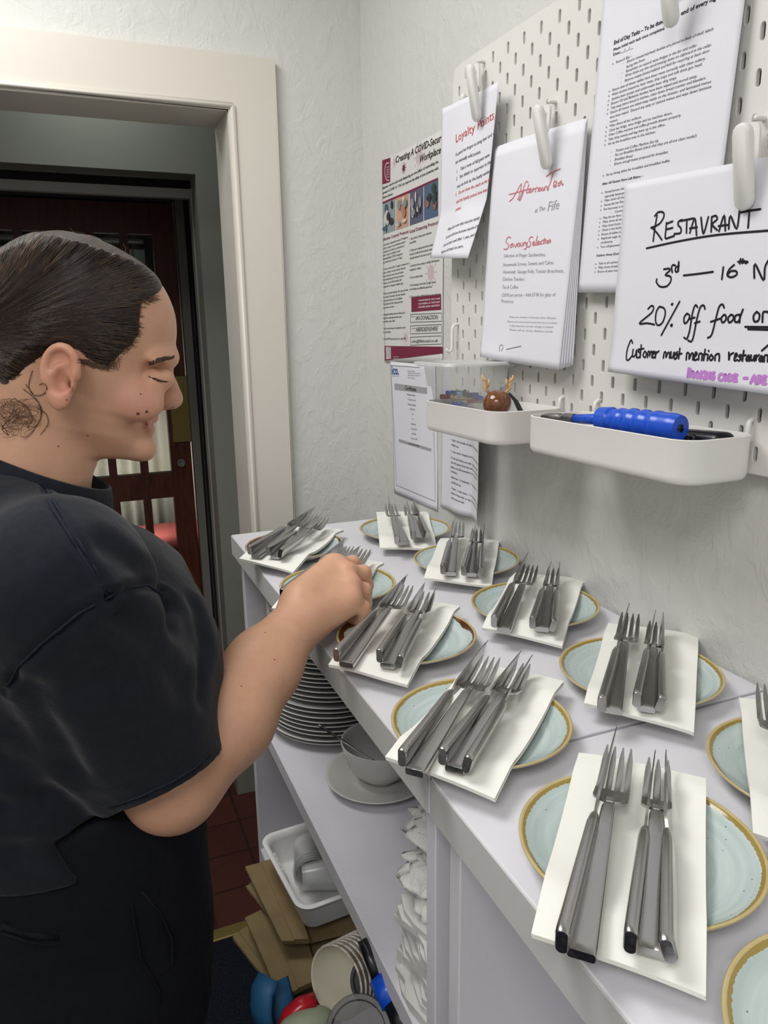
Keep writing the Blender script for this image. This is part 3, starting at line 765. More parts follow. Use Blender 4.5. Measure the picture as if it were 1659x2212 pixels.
# ---- restaurant offer, handwritten
d_res = lambda a, b: .026 + .004 * math.sin((a - .41) * 9) + .10 * max(0, b - .405) ** 1.2
s = Sheet(bp, tb(.028), [(.412, .232), (.709, .246), (.700, .458), (.402, .444)], d_res, M_paper, 'landscape sheet with a handwritten restaurant offer and purple code')
def c4l(L): return [[C4(*p) for p in q] for q in L]
HW = [ # RESTAURANT
 [(655, 572), (668, 470), (690, 345)], [(668, 352), (700, 318), (745, 320), (750, 360), (710, 420), (635, 455)], [(640, 450), (690, 500), (733, 560)],
 [(775, 410), (770, 470), (765, 545), (800, 540), (845, 525)], [(775, 420), (830, 398)], [(770, 470), (830, 455)],
 [(915, 385), (885, 400), (880, 430), (905, 460), (900, 500), (845, 508)], [(900, 395), (1018, 372)], [(958, 390), (955, 500)],
 [(985, 500), (1030, 372), (1045, 522)], [(985, 460), (1050, 450)], [(1085, 365), (1100, 490), (1115, 490), (1150, 360)],
 [(1175, 490), (1180, 360)], [(1180, 362), (1215, 350), (1228, 380), (1185, 425), (1228, 475)],
 [(1245, 485), (1290, 345), (1300, 480)], [(1240, 440), (1320, 430)], [(1330, 465), (1345, 350), (1400, 465), (1425, 310)], [(1428, 322), (1520, 305), (1608, 292)], [(1512, 320), (1500, 455)],
 [(595, 634), (900, 570), (1250, 515), (1700, 478)],
 # 3rd - 16th N
 [(752, 818), (800, 812), (805, 830), (765, 868), (810, 880), (815, 920), (780, 965), (720, 970), (685, 930), (690, 905)],
 [(828, 845), (822, 800), (835, 780), (855, 785)], [(888, 790), (862, 800), (855, 830), (875, 838), (888, 745), (882, 835)],
 [(930, 872), (1060, 858), (1192, 840)], [(1283, 800), (1270, 905)], [(1378, 780), (1335, 820), (1318, 870), (1355, 888), (1400, 865), (1395, 835), (1350, 835), (1325, 860)],
 [(1412, 752), (1495, 752)], [(1435, 728), (1428, 768)], [(1455, 730), (1450, 765), (1470, 745), (1478, 765), (1497, 755)], [(1555, 895), (1560, 770), (1635, 915), (1648, 800), (1690, 720)],
 # 20% off food on
 [(610, 1165), (640, 1138), (660, 1150), (640, 1200), (530, 1292), (600, 1290), (668, 1302)], [(712, 1145), (685, 1190), (678, 1270), (700, 1308), (740, 1285), (765, 1210), (755, 1160), (712, 1145)],
 [(822, 1125), (832, 1118), (828, 1130), (822, 1125)], [(895, 1100), (730, 1395)], [(815, 1308), (828, 1300), (822, 1318), (815, 1308)],
 [(960, 1205), (935, 1240), (938, 1290), (965, 1275), (985, 1225), (960, 1205)], [(1055, 1150), (1035, 1132), (1010, 1200), (985, 1350), (960, 1425), (935, 1415)], [(975, 1255), (1030, 1240)],
 [(1120, 1165), (1110, 1135), (1080, 1150), (1050, 1250), (1020, 1400), (1000, 1450), (970, 1440)], [(1030, 1290), (1075, 1275)],
 [(1290, 1155), (1275, 1125), (1245, 1150), (1215, 1260), (1180, 1390), (1145, 1418)], [(1172, 1278), (1255, 1250)],
 [(1290, 1215), (1265, 1245), (1275, 1285), (1305, 1260), (1305, 1225), (1290, 1215)], [(1350, 1215), (1325, 1245), (1335, 1285), (1368, 1260), (1370, 1225), (1350, 1215)],
 [(1430, 1215), (1390, 1225), (1385, 1275), (1415, 1275), (1435, 1225), (1455, 1170)], [(1430, 1225), (1425, 1285)],
 [(1575, 1190), (1548, 1225), (1555, 1275), (1590, 1265), (1600, 1215), (1575, 1190)], [(1625, 1280), (1630, 1200), (1650, 1190), (1680, 1200), (1685, 1270)],
 [(1475, 1322), (1700, 1325)], [(1500, 1342), (1700, 1348)],
 # Customer must mention restaurant
 [(470, 1465), (455, 1438), (425, 1520), (420, 1600), (440, 1612), (475, 1570)], [(478, 1520), (475, 1580), (500, 1570), (510, 1520), (512, 1590)],
 [(545, 1520), (525, 1535), (545, 1560), (535, 1590), (515, 1590)], [(550, 1480), (545, 1590)], [(525, 1520), (575, 1512)], [(585, 1535), (570, 1570), (590, 1590), (600, 1555), (585, 1535)],
 [(612, 1590), (615, 1540), (630, 1545), (628, 1580), (640, 1540), (652, 1545), (650, 1590)], [(655, 1570), (675, 1545), (660, 1540), (655, 1590), (680, 1585)], [(685, 1540), (680, 1600), (688, 1555), (712, 1535)],
 [(755, 1595), (762, 1545), (778, 1550), (778, 1590), (795, 1548), (810, 1555), (810, 1595)], [(822, 1540), (822, 1590), (840, 1585), (850, 1540), (852, 1600)], [(880, 1540), (862, 1560), (880, 1580), (862, 1605)], [(900, 1510), (892, 1600)], [(875, 1565), (918, 1555)],
 [(960, 1610), (965, 1550), (985, 1560), (985, 1605), (1005, 1555), (1020, 1560), (1018, 1610)], [(1030, 1585), (1055, 1560), (1040, 1545), (1030, 1610), (1058, 1605)], [(1070, 1610), (1075, 1560), (1100, 1560), (1098, 1615)], [(1125, 1520), (1115, 1615)], [(1105, 1565), (1140, 1560)],
 [(1152, 1565), (1148, 1615)], [(1155, 1530), (1158, 1535)], [(1180, 1565), (1165, 1595), (1182, 1615), (1198, 1590), (1180, 1565)], [(1215, 1615), (1218, 1570), (1250, 1560), (1252, 1620)],
 [(1335, 1545), (1338, 1615), (1345, 1570), (1375, 1550)], [(1385, 1595), (1410, 1570), (1395, 1555), (1385, 1615), (1412, 1610)], [(1440, 1565), (1425, 1580), (1442, 1600), (1425, 1620)], [(1465, 1530), (1455, 1620)], [(1445, 1575), (1485, 1570)],
 [(1510, 1570), (1488, 1600), (1500, 1620), (1515, 1580), (1518, 1620)], [(1530, 1570), (1530, 1610), (1550, 1610), (1560, 1570), (1562, 1620)], [(1575, 1570), (1572, 1620), (1580, 1585), (1600, 1568)], [(1620, 1575), (1602, 1605), (1615, 1625), (1630, 1580), (1632, 1625)], [(1645, 1625), (1648, 1575), (1675, 1575), (1675, 1625)], [(1622, 1530), (1690, 1470)]]
s.strokes_px(c4l(HW), .0021, M_marker)
PU = [[(985, 1685), (978, 1758)], [(985, 1688), (1005, 1695), (1000, 1715), (982, 1720), (1005, 1730), (1000, 1752), (978, 1755)], [(1025, 1712), (1015, 1740), (1030, 1762), (1045, 1740), (1025, 1712)], [(1065, 1715), (1052, 1740), (1065, 1765), (1082, 1745), (1065, 1715)],
 [(1098, 1710), (1092, 1770)], [(1125, 1712), (1098, 1740), (1125, 1775)], [(1138, 1715), (1132, 1775)], [(1148, 1775), (1155, 1720), (1175, 1775), (1180, 1720)], [(1215, 1720), (1195, 1730), (1190, 1775), (1212, 1775), (1215, 1750), (1200, 1752)],
 [(1285, 1735), (1262, 1740), (1255, 1780), (1282, 1788)], [(1312, 1738), (1298, 1765), (1312, 1790), (1328, 1765), (1312, 1738)], [(1345, 1738), (1340, 1792), (1370, 1780), (1368, 1750), (1345, 1738)], [(1415, 1742), (1388, 1742), (1382, 1792), (1415, 1795)], [(1385, 1768), (1408, 1768)],
 [(1475, 1770), (1505, 1770)], [(1535, 1812), (1565, 1745), (1580, 1818)], [(1545, 1790), (1585, 1785)], [(1602, 1750), (1595, 1815)], [(1602, 1752), (1622, 1758), (1602, 1780), (1625, 1795), (1595, 1815)], [(1668, 1755), (1640, 1758), (1635, 1815), (1668, 1818)], [(1638, 1785), (1662, 1785)]]
s.strokes_px(c4l(PU), .0030, M_purple)
s.finish({'black_marker': 'handwriting', 'purple_marker': 'purple_handwriting'})
# ---- loyalty points
C1 = crop(960, 0, 4.366); C2 = crop(780, 250, 2.4577)
def d_loy(a, b):
    return .016 + .010 * math.exp(-((a - .04) / .05) ** 2) * (.3 + (b - .04) * 3) + max(0, (b - .20)) * .25 + max(0, a - .07) * .12
s = Sheet(bp, tb(.024), [(-.048, .040), (.135, .050), (.088, .285), (-.054, .272)], d_loy, M_paper, 'narrow sheet about loyalty points with curled bottom corner')
s.text('Loyalty Points', C1(85, 1345), C1(462, 1118), .0125, M_red, 0)
for t, x0, y0, x1, y1, c in [('If a guest has forgot to bring their card, we', 490, 215, 712, 95, 0), ('can manually add points.', 488, 256, 626, 196, 0), ('1.     Take a note of full guest name', 498, 303, 676, 213, 0), ('2.    Pass details to supervisor so that', 497, 343, 686, 250, 0),
   ('they can look up the loyalty number', 503, 385, 680, 300, 0), ('3.    Do not close the check on the till', 494, 426, 680, 345, 1), ('until the loyalty points have been', 500, 466, 664, 398, 1), ('added.', 500, 508, 534, 494, 1),
   ('Please also note that inactive loyalty', 474, 612, 645, 548, 0), ('accounts will now become inactive if they', 472, 655, 660, 588, 0), ('have not been used after 1 year, and the', 468, 697, 650, 634, 0), ('balance will return to zero.', 463, 733, 590, 700, 0)]:
    s.text(t, C2(x0, y0), C2(x1, y1), .0048, M_red if c else M_ink2, .006, .15)
s.finish({'red_print': 'red_text'})
# ---- afternoon tea menus
d_tea = lambda a, b: .014 + .012 * (b - .13) / .3 + .004 * math.sin((a - .1) * 14)
s = Sheet(bp, tb(.020), [(.112, .136), (.322, .146), (.306, .446), (.100, .434)], d_tea, M_paper, 'stack of afternoon tea menus with pink headings under a clip', 'menu', sheets=6, name='paper_menu')
Cs = lambda L: [[C2(*p) for p in q] for q in L]
pk = [ # Afternoon Tea script
 [(790, 455), (815, 430), (855, 360), (840, 440), (835, 440)], [(788, 418), (830, 408), (862, 398)], [(890, 355), (878, 350), (862, 400), (845, 445), (852, 445), (868, 400)], [(858, 398), (905, 388)], [(895, 365), (882, 405), (892, 408)],
 [(895, 405), (908, 390), (898, 388), (900, 408), (912, 402)], [(916, 385), (914, 402), (922, 388), (928, 386)], [(930, 404), (934, 384), (944, 384), (944, 402)], [(952, 382), (948, 396), (956, 398), (960, 386), (952, 382)], [(968, 380), (962, 394), (971, 396), (975, 384)], [(978, 396), (980, 378), (990, 376), (992, 394), (998, 392)],
 [(985, 322), (1015, 300), (1055, 282)], [(1018, 302), (1008, 350), (995, 385), (990, 380)], [(1025, 375), (1040, 352), (1026, 350), (1024, 378), (1040, 372)], [(1062, 345), (1046, 362), (1052, 372), (1062, 350), (1066, 368), (1072, 362)]]
s.strokes_px(Cs(pk), .0016, M_pink)
sv = [[(805, 648), (790, 645), (778, 668), (795, 688), (785, 708), (768, 708)], [(815, 678), (802, 690), (808, 700), (818, 682), (820, 698)], [(826, 682), (832, 698), (840, 678)], [(850, 676), (842, 690), (852, 694), (856, 680), (850, 676)], [(860, 676), (860, 690), (870, 690), (872, 674)], [(876, 690), (878, 674), (886, 674)], [(888, 672), (888, 686), (896, 672), (890, 705), (880, 708)],
 [(925, 645), (912, 645), (904, 662), (915, 678), (908, 695), (895, 695)], [(925, 684), (934, 672), (926, 670), (926, 688), (936, 684)], [(948, 640), (940, 684), (946, 684)], [(950, 680), (958, 668), (950, 668), (950, 684), (960, 680)], [(970, 666), (962, 674), (966, 682), (974, 678)], [(985, 650), (980, 680)], [(974, 662), (992, 658)], [(990, 664), (988, 678)], [(1000, 662), (995, 674), (1002, 676), (1006, 666), (1000, 662)], [(1008, 676), (1010, 660), (1016, 660), (1015, 674)]]
s.strokes_px(Cs(sv), .0016, M_pink)
s.text('at The', C2(930, 515), C2(982, 502), .006, M_ink3, 0, .2); s.text('Fife', C2(996, 508), C2(1054, 494), .012, M_ink3, 0, .2)
for t, x0, y0, x1, y1 in [('Selection of Finger Sandwiches', 768, 752, 990, 746), ('Homemade Scones, Sweets and Cakes', 768, 800, 1034, 788), ('Homemade  Sausage Rolls, Tomato Bruschetta ,', 767, 838, 1092, 832), ('Chicken Tenders', 766, 876, 886, 876), ('Tea & Coffee', 765, 918, 855, 918),
    ('£28.00 per person – Add £7.00 for glass of', 765, 960, 1048, 958), ('Prosecco', 764, 992, 830, 994)]:
    s.text(t, C2(x0, y0), C2(x1, y1), .0048, M_ink3)
for t, x0, y0, x1, y1 in [('Please ask a member of the team about allergens', 812, 1072, 1055, 1078), ('Afternoon tea must be booked twenty four hours in advance', 800, 1096, 1062, 1104), ('A discretionary service charge is added', 812, 1118, 1040, 1126), ('Please tell us of any dietary needs', 815, 1140, 1040, 1150)]:
    s.text(t, C2(x0, y0), C2(x1, y1), .0026, M_ink3)
s.strokes_px(Cs([[(762, 1250), (762, 1225), (775, 1215), (782, 1230), (772, 1248)], [(800, 1240), (880, 1222)]]), .0008, M_ink2)
s.finish({'rose_print': 'pink_heading', 'grey_print': 'pen_mark'})
# ---- wall papers
tw_ = lambda d: (lambda x, y: on_w(x, y, -d))
CZ = crop(820, 740, 5.53)
cov = Sheet(wp, tw_(.002), [(-.182, -TZ - .737), (.110, -TZ - .733), (.109, -TZ - .318), (-.182, -TZ - .314)], lambda a, b: .0012 + .0012 * (1 + math.sin(a * 30)) * .5 + .008 * max(0, a - .06), M_poster,
    'large workplace safety poster with maroon bands on the wall', 'poster', name='wall_poster')
cov.quad([C2(114, 237), C2(157, 222), C2(156, 352), C2(114, 365)], M_maroon); cov.quad([C2(116, 458), C2(411, 328), C2(411, 342), C2(116, 472)], M_maroon)
M_w = Mat('white_print', 'E6E2E2', .7).m
PC = {'a': ['8E9AA0', '3F5B63', 'C9C6C0', '20262B'], 'b': ['C79E84', 'D9C4B5', 'A97F69', '7C8A92'], 'c': ['56586E', 'C8C4C4', '2C2E3A', '8E8A92'], 'd': ['46607A', '2E3A2E', 'B05A3A', '23262C']}
PCm = {}
def pcm(c):
    if c not in PCm: PCm[c] = Mat('picture_ink_' + c, c, .6).m
    return PCm[c]
for k, x0, x1 in (('a', 117, 182), ('b', 186, 251), ('c', 258, 332), ('d', 336, 411)):
    yt = lambda x: 470 - (x - 116) * .44; yb_ = lambda x: 632 - (x - 116) * .34
    cov.quad([C2(x0, yt(x0)), C2(x1, yt(x1)), C2(x1, yb_(x1)), C2(x0, yb_(x0))], pcm(PC[k][0]))
    rr = random.Random(k)
    for q in range(9):
        cx = rr.uniform(x0 + 8, x1 - 8); fy = rr.uniform(.15, .85); cy = yt(cx) * (1 - fy) + yb_(cx) * fy; w = rr.uniform(4, 12); h = rr.uniform(8, 34)
        w = min(w, cx - x0, x1 - cx); h = min(h, (cy - yt(cx)) * .9, (yb_(cx) - cy) * .9)
        P0 = np.array(cov.tp(*C2(cx, cy))); P1 = np.array(cov.tp(*C2(cx + w, cy))); P2 = np.array(cov.tp(*C2(cx, cy + h)))
        ux = abs(P1[0] - P0[0]); uy = abs(P2[1] - P0[1]); c = pcm(PC[k][1 + q % 3])
        vv, ff = cov.inks.setdefault(c.name, [[], []]); n = len(vv)
        vv.extend([wp(P0[0] + ux * math.cos(t), P0[1] + uy * math.sin(t), -.0045 - .00005 * q - .008 * max(0, P0[0] - .06)) for t in np.linspace(0, 2 * PI, 13)[:-1]]); ff.append(tuple(range(n, n + 12)))
cov.text('Creating A COVID-Secure', C2(185, 252), C2(438, 130), .0125, M_ink, .015, .25)
cov.text('Workplace', C2(313, 250), C2(425, 198), .0125, M_ink, .015, .25)
for t, x0, y0, x1, y1 in [('Infection control and social distancing are two pillars of controlling the', 116, 392, 412, 250), ('spread of COVID-19. YOU can improve the safety of your premises with', 116, 418, 412, 284), ('these actions:', 116, 442, 170, 420)]: cov.text(t, C2(x0, y0), C2(x1, y1), .0052, M_ink, .014)
cov.text('Infection Control Protocol', C2(118, 666), C2(250, 622), .0066, M_maroon, .014); cov.text('Social Distancing Protocol', C2(256, 625), C2(411, 574), .0066, M_maroon, .014)
L1 = ['1. If you have a temperature above 37.8 degrees,', 'or have a cough, or new persistent cough or', 'a sudden loss of smell, you should be at', 'home 7 days. If a member of your', 'household displays COVID-19 symptoms,', 'you should stay at home for 14 days.', '', '2. Cover it, bin it, kill it. Cough or sneeze into a', 'tissue or sleeve, not your hands, then bin.', 'Do not touch your eyes, nose and mouth', 'with unwashed hands. If you do not have', 'a tissue, or you feel unwell, tell', 'a supervisor or manager straight away.', '', '3. Wash your hands regularly, with soap and water', 'for at least 20 seconds. Use hand sanitiser', 'if soap and water are not available.', 'Wash before and after eating and when', 'you arrive at work.', '', '4. Regularly disinfect shared surfaces and', 'equipment, especially between users', 'and after each shift.', '', '5. Ensure work areas are ventilated as much', 'as possible.', '', '6. Wear PPE if instructed, bin or clean PPE.']
for i, t in enumerate(L1):
    if t:
        y = 693 + i * 18.4; sl = -.34 + i * .012; w = 12 + len(t) * 2.45
        cov.text(t, C2(118, y), C2(118 + w, y + sl * w), .0042, M_ink2, .012)
L2 = ['1. Stay at least 2 metres apart wherever', 'possible.', '', '2. Follow your company instructions relating to', 'direction of traffic and the maximum number', 'of people allowed in one area at any time.', '', '3. Avoid face to face working or sharing of workspaces,', 'equipment, cutlery.', '', '4. Do not shake hands.', '', '5. Avoid meetings of more than 2 people, if many', 'are meetings use sufficiently spaced out.', '', '6. Take your breaks at different times to your colleagues.']
for i, t in enumerate(L2):
    if t:
        y = 660 + i * 20.5; sl = -.29 + i * .013; w = 12 + len(t) * 2.7
        cov.text(t, C2(257, y), C2(257 + w, y + sl * w), .0042, M_ink2, .012)
cov.quad([C2(266, 965), C2(426, 948), C2(427, 1030), C2(267, 1042)], M_maroon)
for i, t in enumerate(['If you have concerns about hygiene or social', 'distancing in your workplace, you should contact', 'your health and safety representative below']): cov.text(t, C2(272, 988 + 18 * i), C2(420, 974 + 18 * i), .004, M_w, .012)
for yy, t in ((1055, 'IAN DONALDSON'), (1116, 'ABERDEENSHIRE'), (1176, 'info@fifehotel.co.uk')):
    q = [C2(261, yy), C2(429, yy - 8), C2(430, yy + 36), C2(261, yy + 42), C2(261, yy)]
    cov.strokes_px([q], .0011, M_ink2, False)
    cov.text(t, C2(290 if yy < 1170 else 268, yy + 30), C2(410, yy + 25), .0085 if yy < 1170 else .006, M_ink, 0, .25)
cov.text('Name:', C2(265, 1070), C2(285, 1068), .003, M_ink2); cov.text('Location:', C2(265, 1133), C2(292, 1131), .003, M_ink2)
cov.quad([C2(126, 1222), C2(434, 1226), C2(434, 1262), C2(128, 1300)], M_maroon)
cov.quad([C2(133, 1228), C2(160, 1229), C2(161, 1288), C2(135, 1292)], M_w)
for i in range(9): cov.strokes_px([[C2(136 + i * 2.8, 1231), C2(137 + i * 2.8, 1284)]], .0009 if i % 2 else .0016, M_ink, False)
for i in range(2): cov.text('This poster shows the minimum standards expected', C2(172, 1282 + 10 * i), C2(235, 1284 + 10 * i), .0024, M_w)
cov.strokes_px([[C2(150, 250), C2(134, 258), C2(128, 295), C2(134, 335), C2(150, 345)]], .0018, M_w)
for i in range(5): cov.text('Safety at work', C2(137, 278 + 13 * i), C2(153, 273 + 13 * i), .003, M_w)
M_vir = Mat('pale_maroon_print', 'C9B6BB', .7).m
def virus(c, r, mat):
    C = np.array(cov.tp(*C2(*c))); cov.ink(mat, [tuple(C + r * .62 * np.array([math.cos(t), math.sin(t)])) for t in np.linspace(0, 2 * PI, 17)[:-1]], [tuple(range(16))])
    for k in range(10):
        t = 2 * PI * k / 10; d = np.array([math.cos(t), math.sin(t)]); cov.stroke([tuple(C + d * r * .6), tuple(C + d * r)], r * .09, mat)
        cov.ink(mat, [tuple(C + d * r + r * .1 * np.array([math.cos(u), math.sin(u)])) for u in np.linspace(0, 2 * PI, 9)[:-1]], [tuple(range(8))])
virus((226, 278), .010, M_maroon)
_dd = cov.disp; cov.disp = lambda a, b: _dd(a, b) - .0004
for c, r in (((178, 245), .012), ((308, 215), .024), ((402, 708), .014), ((372, 835), .024), ((236, 1180), .014)): virus(c, r, M_vir)
cov.finish({'maroon_print': 'maroon_print', 'white_print': 'white_text', 'pale_maroon_print': 'background_motif'} | {m_.name: 'picture' for m_ in PCm.values()})
# certificate
s = Sheet(wp, tw_(.002), [(-.148, -TZ - .316), (.078, -TZ - .316), (.090, -TZ - .024), (-.134, -TZ - .019)], lambda a, b: .0018 + .0008 * math.sin(b * 20), M_paper, 'data protection certificate taped to the wall below the large poster', 'certificate')
M_band = Mat('grey_band_print', 'A3A3A5', .7).m
s.text('ico.', CZ(150, 378), CZ(236, 384), .019, M_blue, .03); s.text('Information Commissioner', CZ(155, 402), CZ(236, 409), .002, M_blue)
s.quad([CZ(182, 486), CZ(568, 540), CZ(568, 612), CZ(184, 562)], M_band); s.quad([CZ(225, 1150), CZ(614, 1268), CZ(614, 1302), CZ(226, 1186)], M_band)
_d0 = s.disp; s.disp = lambda a, b: _d0(a, b) + .0004
s.text('Certificate', CZ(310, 562), CZ(442, 583), .0085, M_ink, .01); s.text('Data Protection Officer', CZ(348, 1212), CZ(478, 1245), .003, M_ink, .01)
for i, (t, w) in enumerate([('Organisation Name:', 100), ('The Fife Arms Hotel', 98), ('Reference number:', 98), ('ZB175291', 58), ('Tier:', 20), ('Tier 1', 30), ('Start date:', 54), ('31 July 2024', 72), ('End date:', 50), ('30 July 2025', 76)]):
    x = 382 + i * 3.5 - w / 2; y = 626 + i * 58.5; s.text(t, CZ(x, y), CZ(x + w, y + w * .16), .0034 if w > 40 else .003, M_ink2, .012 * (1 - i % 2))
for i, t in enumerate(['Information Commissioner', 'Wycliffe House, Water Lane, Wilmslow', 'Cheshire SK9 5AF  T. 0303 123 1113', 'www.ico.org.uk']): s.text(t, CZ(342, 342 + i * 27), CZ(430 if i in (0, 3) else 495, 350 + i * 27), .0026, M_ink2)
s.strokes_px([[CZ(138, 272), CZ(486, 296)], [CZ(138, 272), CZ(205, 1700), CZ(672, 1898), CZ(640, 900)]], .0008, M_ink2, False)
s.finish({'blue_print': 'blue_letters', 'grey_band_print': 'grey_band'})
# booking request note
def d_bk(a, b):
    e = max(0, a - .24); l = max(0, -a + .150)
    return .003 + e * .45 + max(0, b + TZ + .10) * .05 * (1 + math.sin(a * 40)) + .004 * math.sin((a - .11) * 16) ** 2
CK = crop(900, 500, 3.57)
s = Sheet(wp, tw_(.008), [(.112, -TZ - .320), (.318, -TZ - .330), (.313, -TZ - .052), (.106, -TZ - .036)], d_bk, M_paper, 'typed bedroom instructions curling off the wall below the left tray')
for t, x0, y0, x1, y1 in [('If you have a booking request for 2 people this list', 258, 1492, 562, 1570), ('provides information of what is required, to be added', 258, 1525, 587, 1615), ('into the room', 258, 1560, 335, 1588),
   ('1x glass and a bottle of water, placed beside the', 256, 1612, 556, 1700), ('original one.', 256, 1648, 322, 1672), ('1 x cup, saucer ,teaspoon and biscuit on the tea tray', 255, 1700, 580, 1795), ('On the bed if there are only 2 x pillows on the bed,', 253, 1750, 566, 1848),
   ('take the spares from the wardrobe so the bed has 4', 253, 1785, 580, 1888), ('pillows on, fold protective cover and put back in', 253, 1822, 552, 1915), ('wardrobe.', 253, 1855, 308, 1875), ('Bathroom, 1 x bodywash, 1 x shampoo and 1 x', 256, 1900, 546, 2000), ('toothbrush cup.', 258, 1938, 340, 1968),
   ('Towels, 1 x bath sheet , 1 x hand towel, fold and put in', 262, 1985, 590, 2110), ('bottom of bed refer to way bath sheet is already folded', 262, 2020, 592, 2152), ('and do same for both.', 262, 2058, 376, 2100)]:
    s.text(t, CK(x0, y0), CK(x1, y1), .0042, M_ink2, .006, .1)
s.finish()
# ================= clips and hooks =================
def clip(top, bot, btop, bbot, label, d=.034, sc=1.0):
    """front jaw between image points top and bot; back plate between btop and bbot on the board"""
    A = np.array(on_b(*top, -d - .012)); B = np.array(on_b(*bot, -d + .006))
    PA = bp(*A, -d - .012); PB = bp(*B, -d + .006); t = empty('pegboard_clip', (PA + PB) / 2)
    tag(t, label, 'clip', 'white plastic clips on the pegboard')
    L = Matrix.Translation(-Vector((PA + PB) / 2))
    x = Vector(PB - PA); ln = x.length; x.normalize(); z = Vector(-BN); y = z.cross(x).normalized(); z = x.cross(y)
    w = .0185 * sc; mb = MB()
    o_ = Vector((PA + PB) / 2)
    prof = [(.0, .86), (.0012, .97), (.0028, 1.0), (.0052, 1.0), (.0068, .96), (.0078, .84)]
    v = []; f = []; n = 14
    for h, k in prof:
        for (p, q) in stadium(w * k, ln + w * (k - 1), 6): v.append(x * q + y * p + z * (h - .004))
    for i in range(len(prof) - 1):
        for j in range(n): f.append((i * n + j, i * n + (j + 1) % n, (i + 1) * n + (j + 1) % n, (i + 1) * n + j))
    f.append(tuple(range(n))[::-1]); f.append(tuple((len(prof) - 1) * n + j for j in range(n)))
    MB().add(v, f).build('front_jaw', M_plas, t, smooth=True, autosmooth=.9)
    C = np.array(on_b(*btop, -.010)); D = np.array(on_b(*bbot, -.012)); m_ = MB()
    v = []; f = []; PC_, PD = bp(*C, -.012), bp(*D, -.014); x2 = Vector(PD - PC_); l2 = x2.length; x2.normalize(); y2 = Vector(-BN).cross(x2).normalized(); c2 = Vector((PC_ + PD) / 2)
    for h in (0, .003):
        for (p, q) in stadium(.0165, l2, 6): v.append(c2 + x2 * q + y2 * p + Vector(-BN) * h - o_)
    f = [tuple(range(14))[::-1], tuple(range(14, 28))] + [(i, (i + 1) % 14, (i + 1) % 14 + 14, i + 14) for i in range(14)]
    MB().add(v, f).build('back_plate', M_plas, t)
    sp = MB(); m0 = c2 + Vector(-BN) * .006
    sp.tube([m0 + x2 * (-l2 * .30) - o_, m0 + x2 * (l2 * .30) - o_], .0012, 6)
    sp.tube([m0 + x2 * (l2 * .34) + y2 * -.007 - o_, m0 + x2 * (l2 * .34) + y2 * .007 - o_], .0035, 10)
    sp.tube([m0 + x2 * (l2 * .34) + y2 * .004 - o_, m0 + x2 * (-l2 * .1) + y2 * .005 + Vector(-BN) * .008 - o_], .0010, 6)
    sp.build('spring', M_wire, t, smooth=True)
    hk = MB(); hp = bp(C[0], C[1] - .004, 0)
    hk.tube([Vector(hp) + Vector(BN) * .01 - o_, Vector(hp) + Vector(-BN) * .012 - o_], .0028, 8); hk.build('hook', M_plas, t, smooth=True)
clip((1014, 138), (1031, 263), (1034, 138), (1035, 205), 'white clip holding the loyalty points sheet')
clip((1160, 226), (1182, 366), (1187, 226), (1183, 300), 'white clip holding the afternoon tea menus')
clip((1438, -75), (1451, 60), (1462, -70), (1462, -10), 'white clip at the top edge of the photo on the task list')
clip((1604, 264), (1608, 455), (1634, 264), (1628, 378), 'white clip holding the handwritten restaurant offer', d=.040, sc=1.08)
# small round knob beside the first clip
kp = bp(*on_b(1003, 212, -.01), 0); kM = frameM(kp, BA, BB, -BN)
kb_ = MB().lathe([(0, .016), (.005, .016), (.0062, .014), (.0062, .010), (.0035, .008), (.0035, -.003), (0, -.003)], 20, kM).build('wall_peg', M_plas, smooth=True); o = kb_
tag(o, 'small round white peg left of the loyalty points clip', 'peg')
# long hook left of the clear tub
ha, hb = on_b(990, 715, 0); o = MB(); o.tube([bp(ha, hb - .012, .004), bp(ha, hb - .010, -.008), bp(ha, hb - .004, -.012), bp(ha, hb + .03, -.012), bp(ha, hb + .036, -.018), bp(ha, hb + .03, -.024)], .0026, 8)
tag(o.build('wall_hook', M_plas, smooth=True), 'white upright hook on the pegboard behind the clear tub', 'hook')
# ================= trays =================
def tray(a0, a1, n0, n1, b0, h, r, label):
    t = empty('pegboard_tray', bp((a0 + a1) / 2, b0 + h, (n0 + n1) / 2)); tag(t, label, 'tray', 'white open trays hooked on the pegboard'); o_ = Vector(t.location)
    def loop(g, b, rr): return [Vector(bp(x, b, y)) - o_ for x, y in rrect(a0 + g, n1 + g, a1 - g, n0 - g, max(rr - g, .002), 8)]
    L = [loop(.0035, b0 + h, r), loop(.0008, b0 + h - .003, r), loop(0, b0 + h - .008, r), loop(0, b0 + .002, r), loop(-.0004, b0 + .0006, r), loop(.0004, b0, r), loop(.0022, b0, r), loop(.0026, b0 + .001, r), loop(.0026, b0 + h - .010, r), loop(.006, b0 + h - .005, r)]
    n = len(L[0]); v = [p for q in L for p in q]; f = []
    for i in range(len(L) - 1):
        for j in range(n): f.append((i * n + j, i * n + (j + 1) % n, (i + 1) * n + (j + 1) % n, (i + 1) * n + j))
    f.append(tuple(range(n))[::-1]); f.append(tuple((len(L) - 1) * n + j for j in range(n)))
    MB().add(v, f).build('tray_body', M_plas, t, autosmooth=.9)
    for a in (a0 + .018, a1 - .018):
        hk = MB(); hk.tube([Vector(bp(a, b0 - .013, .010)) - o_, Vector(bp(a, b0 - .014, -.001)) - o_, Vector(bp(a, b0 - .011, -.0055)) - o_, Vector(bp(a, b0 - .004, -.0065)) - o_, Vector(bp(a, b0 + .010, -.0065)) - o_], .0028, 10)
        hk.build('hook', M_plas, t, smooth=True)
    return t
TBR = .498
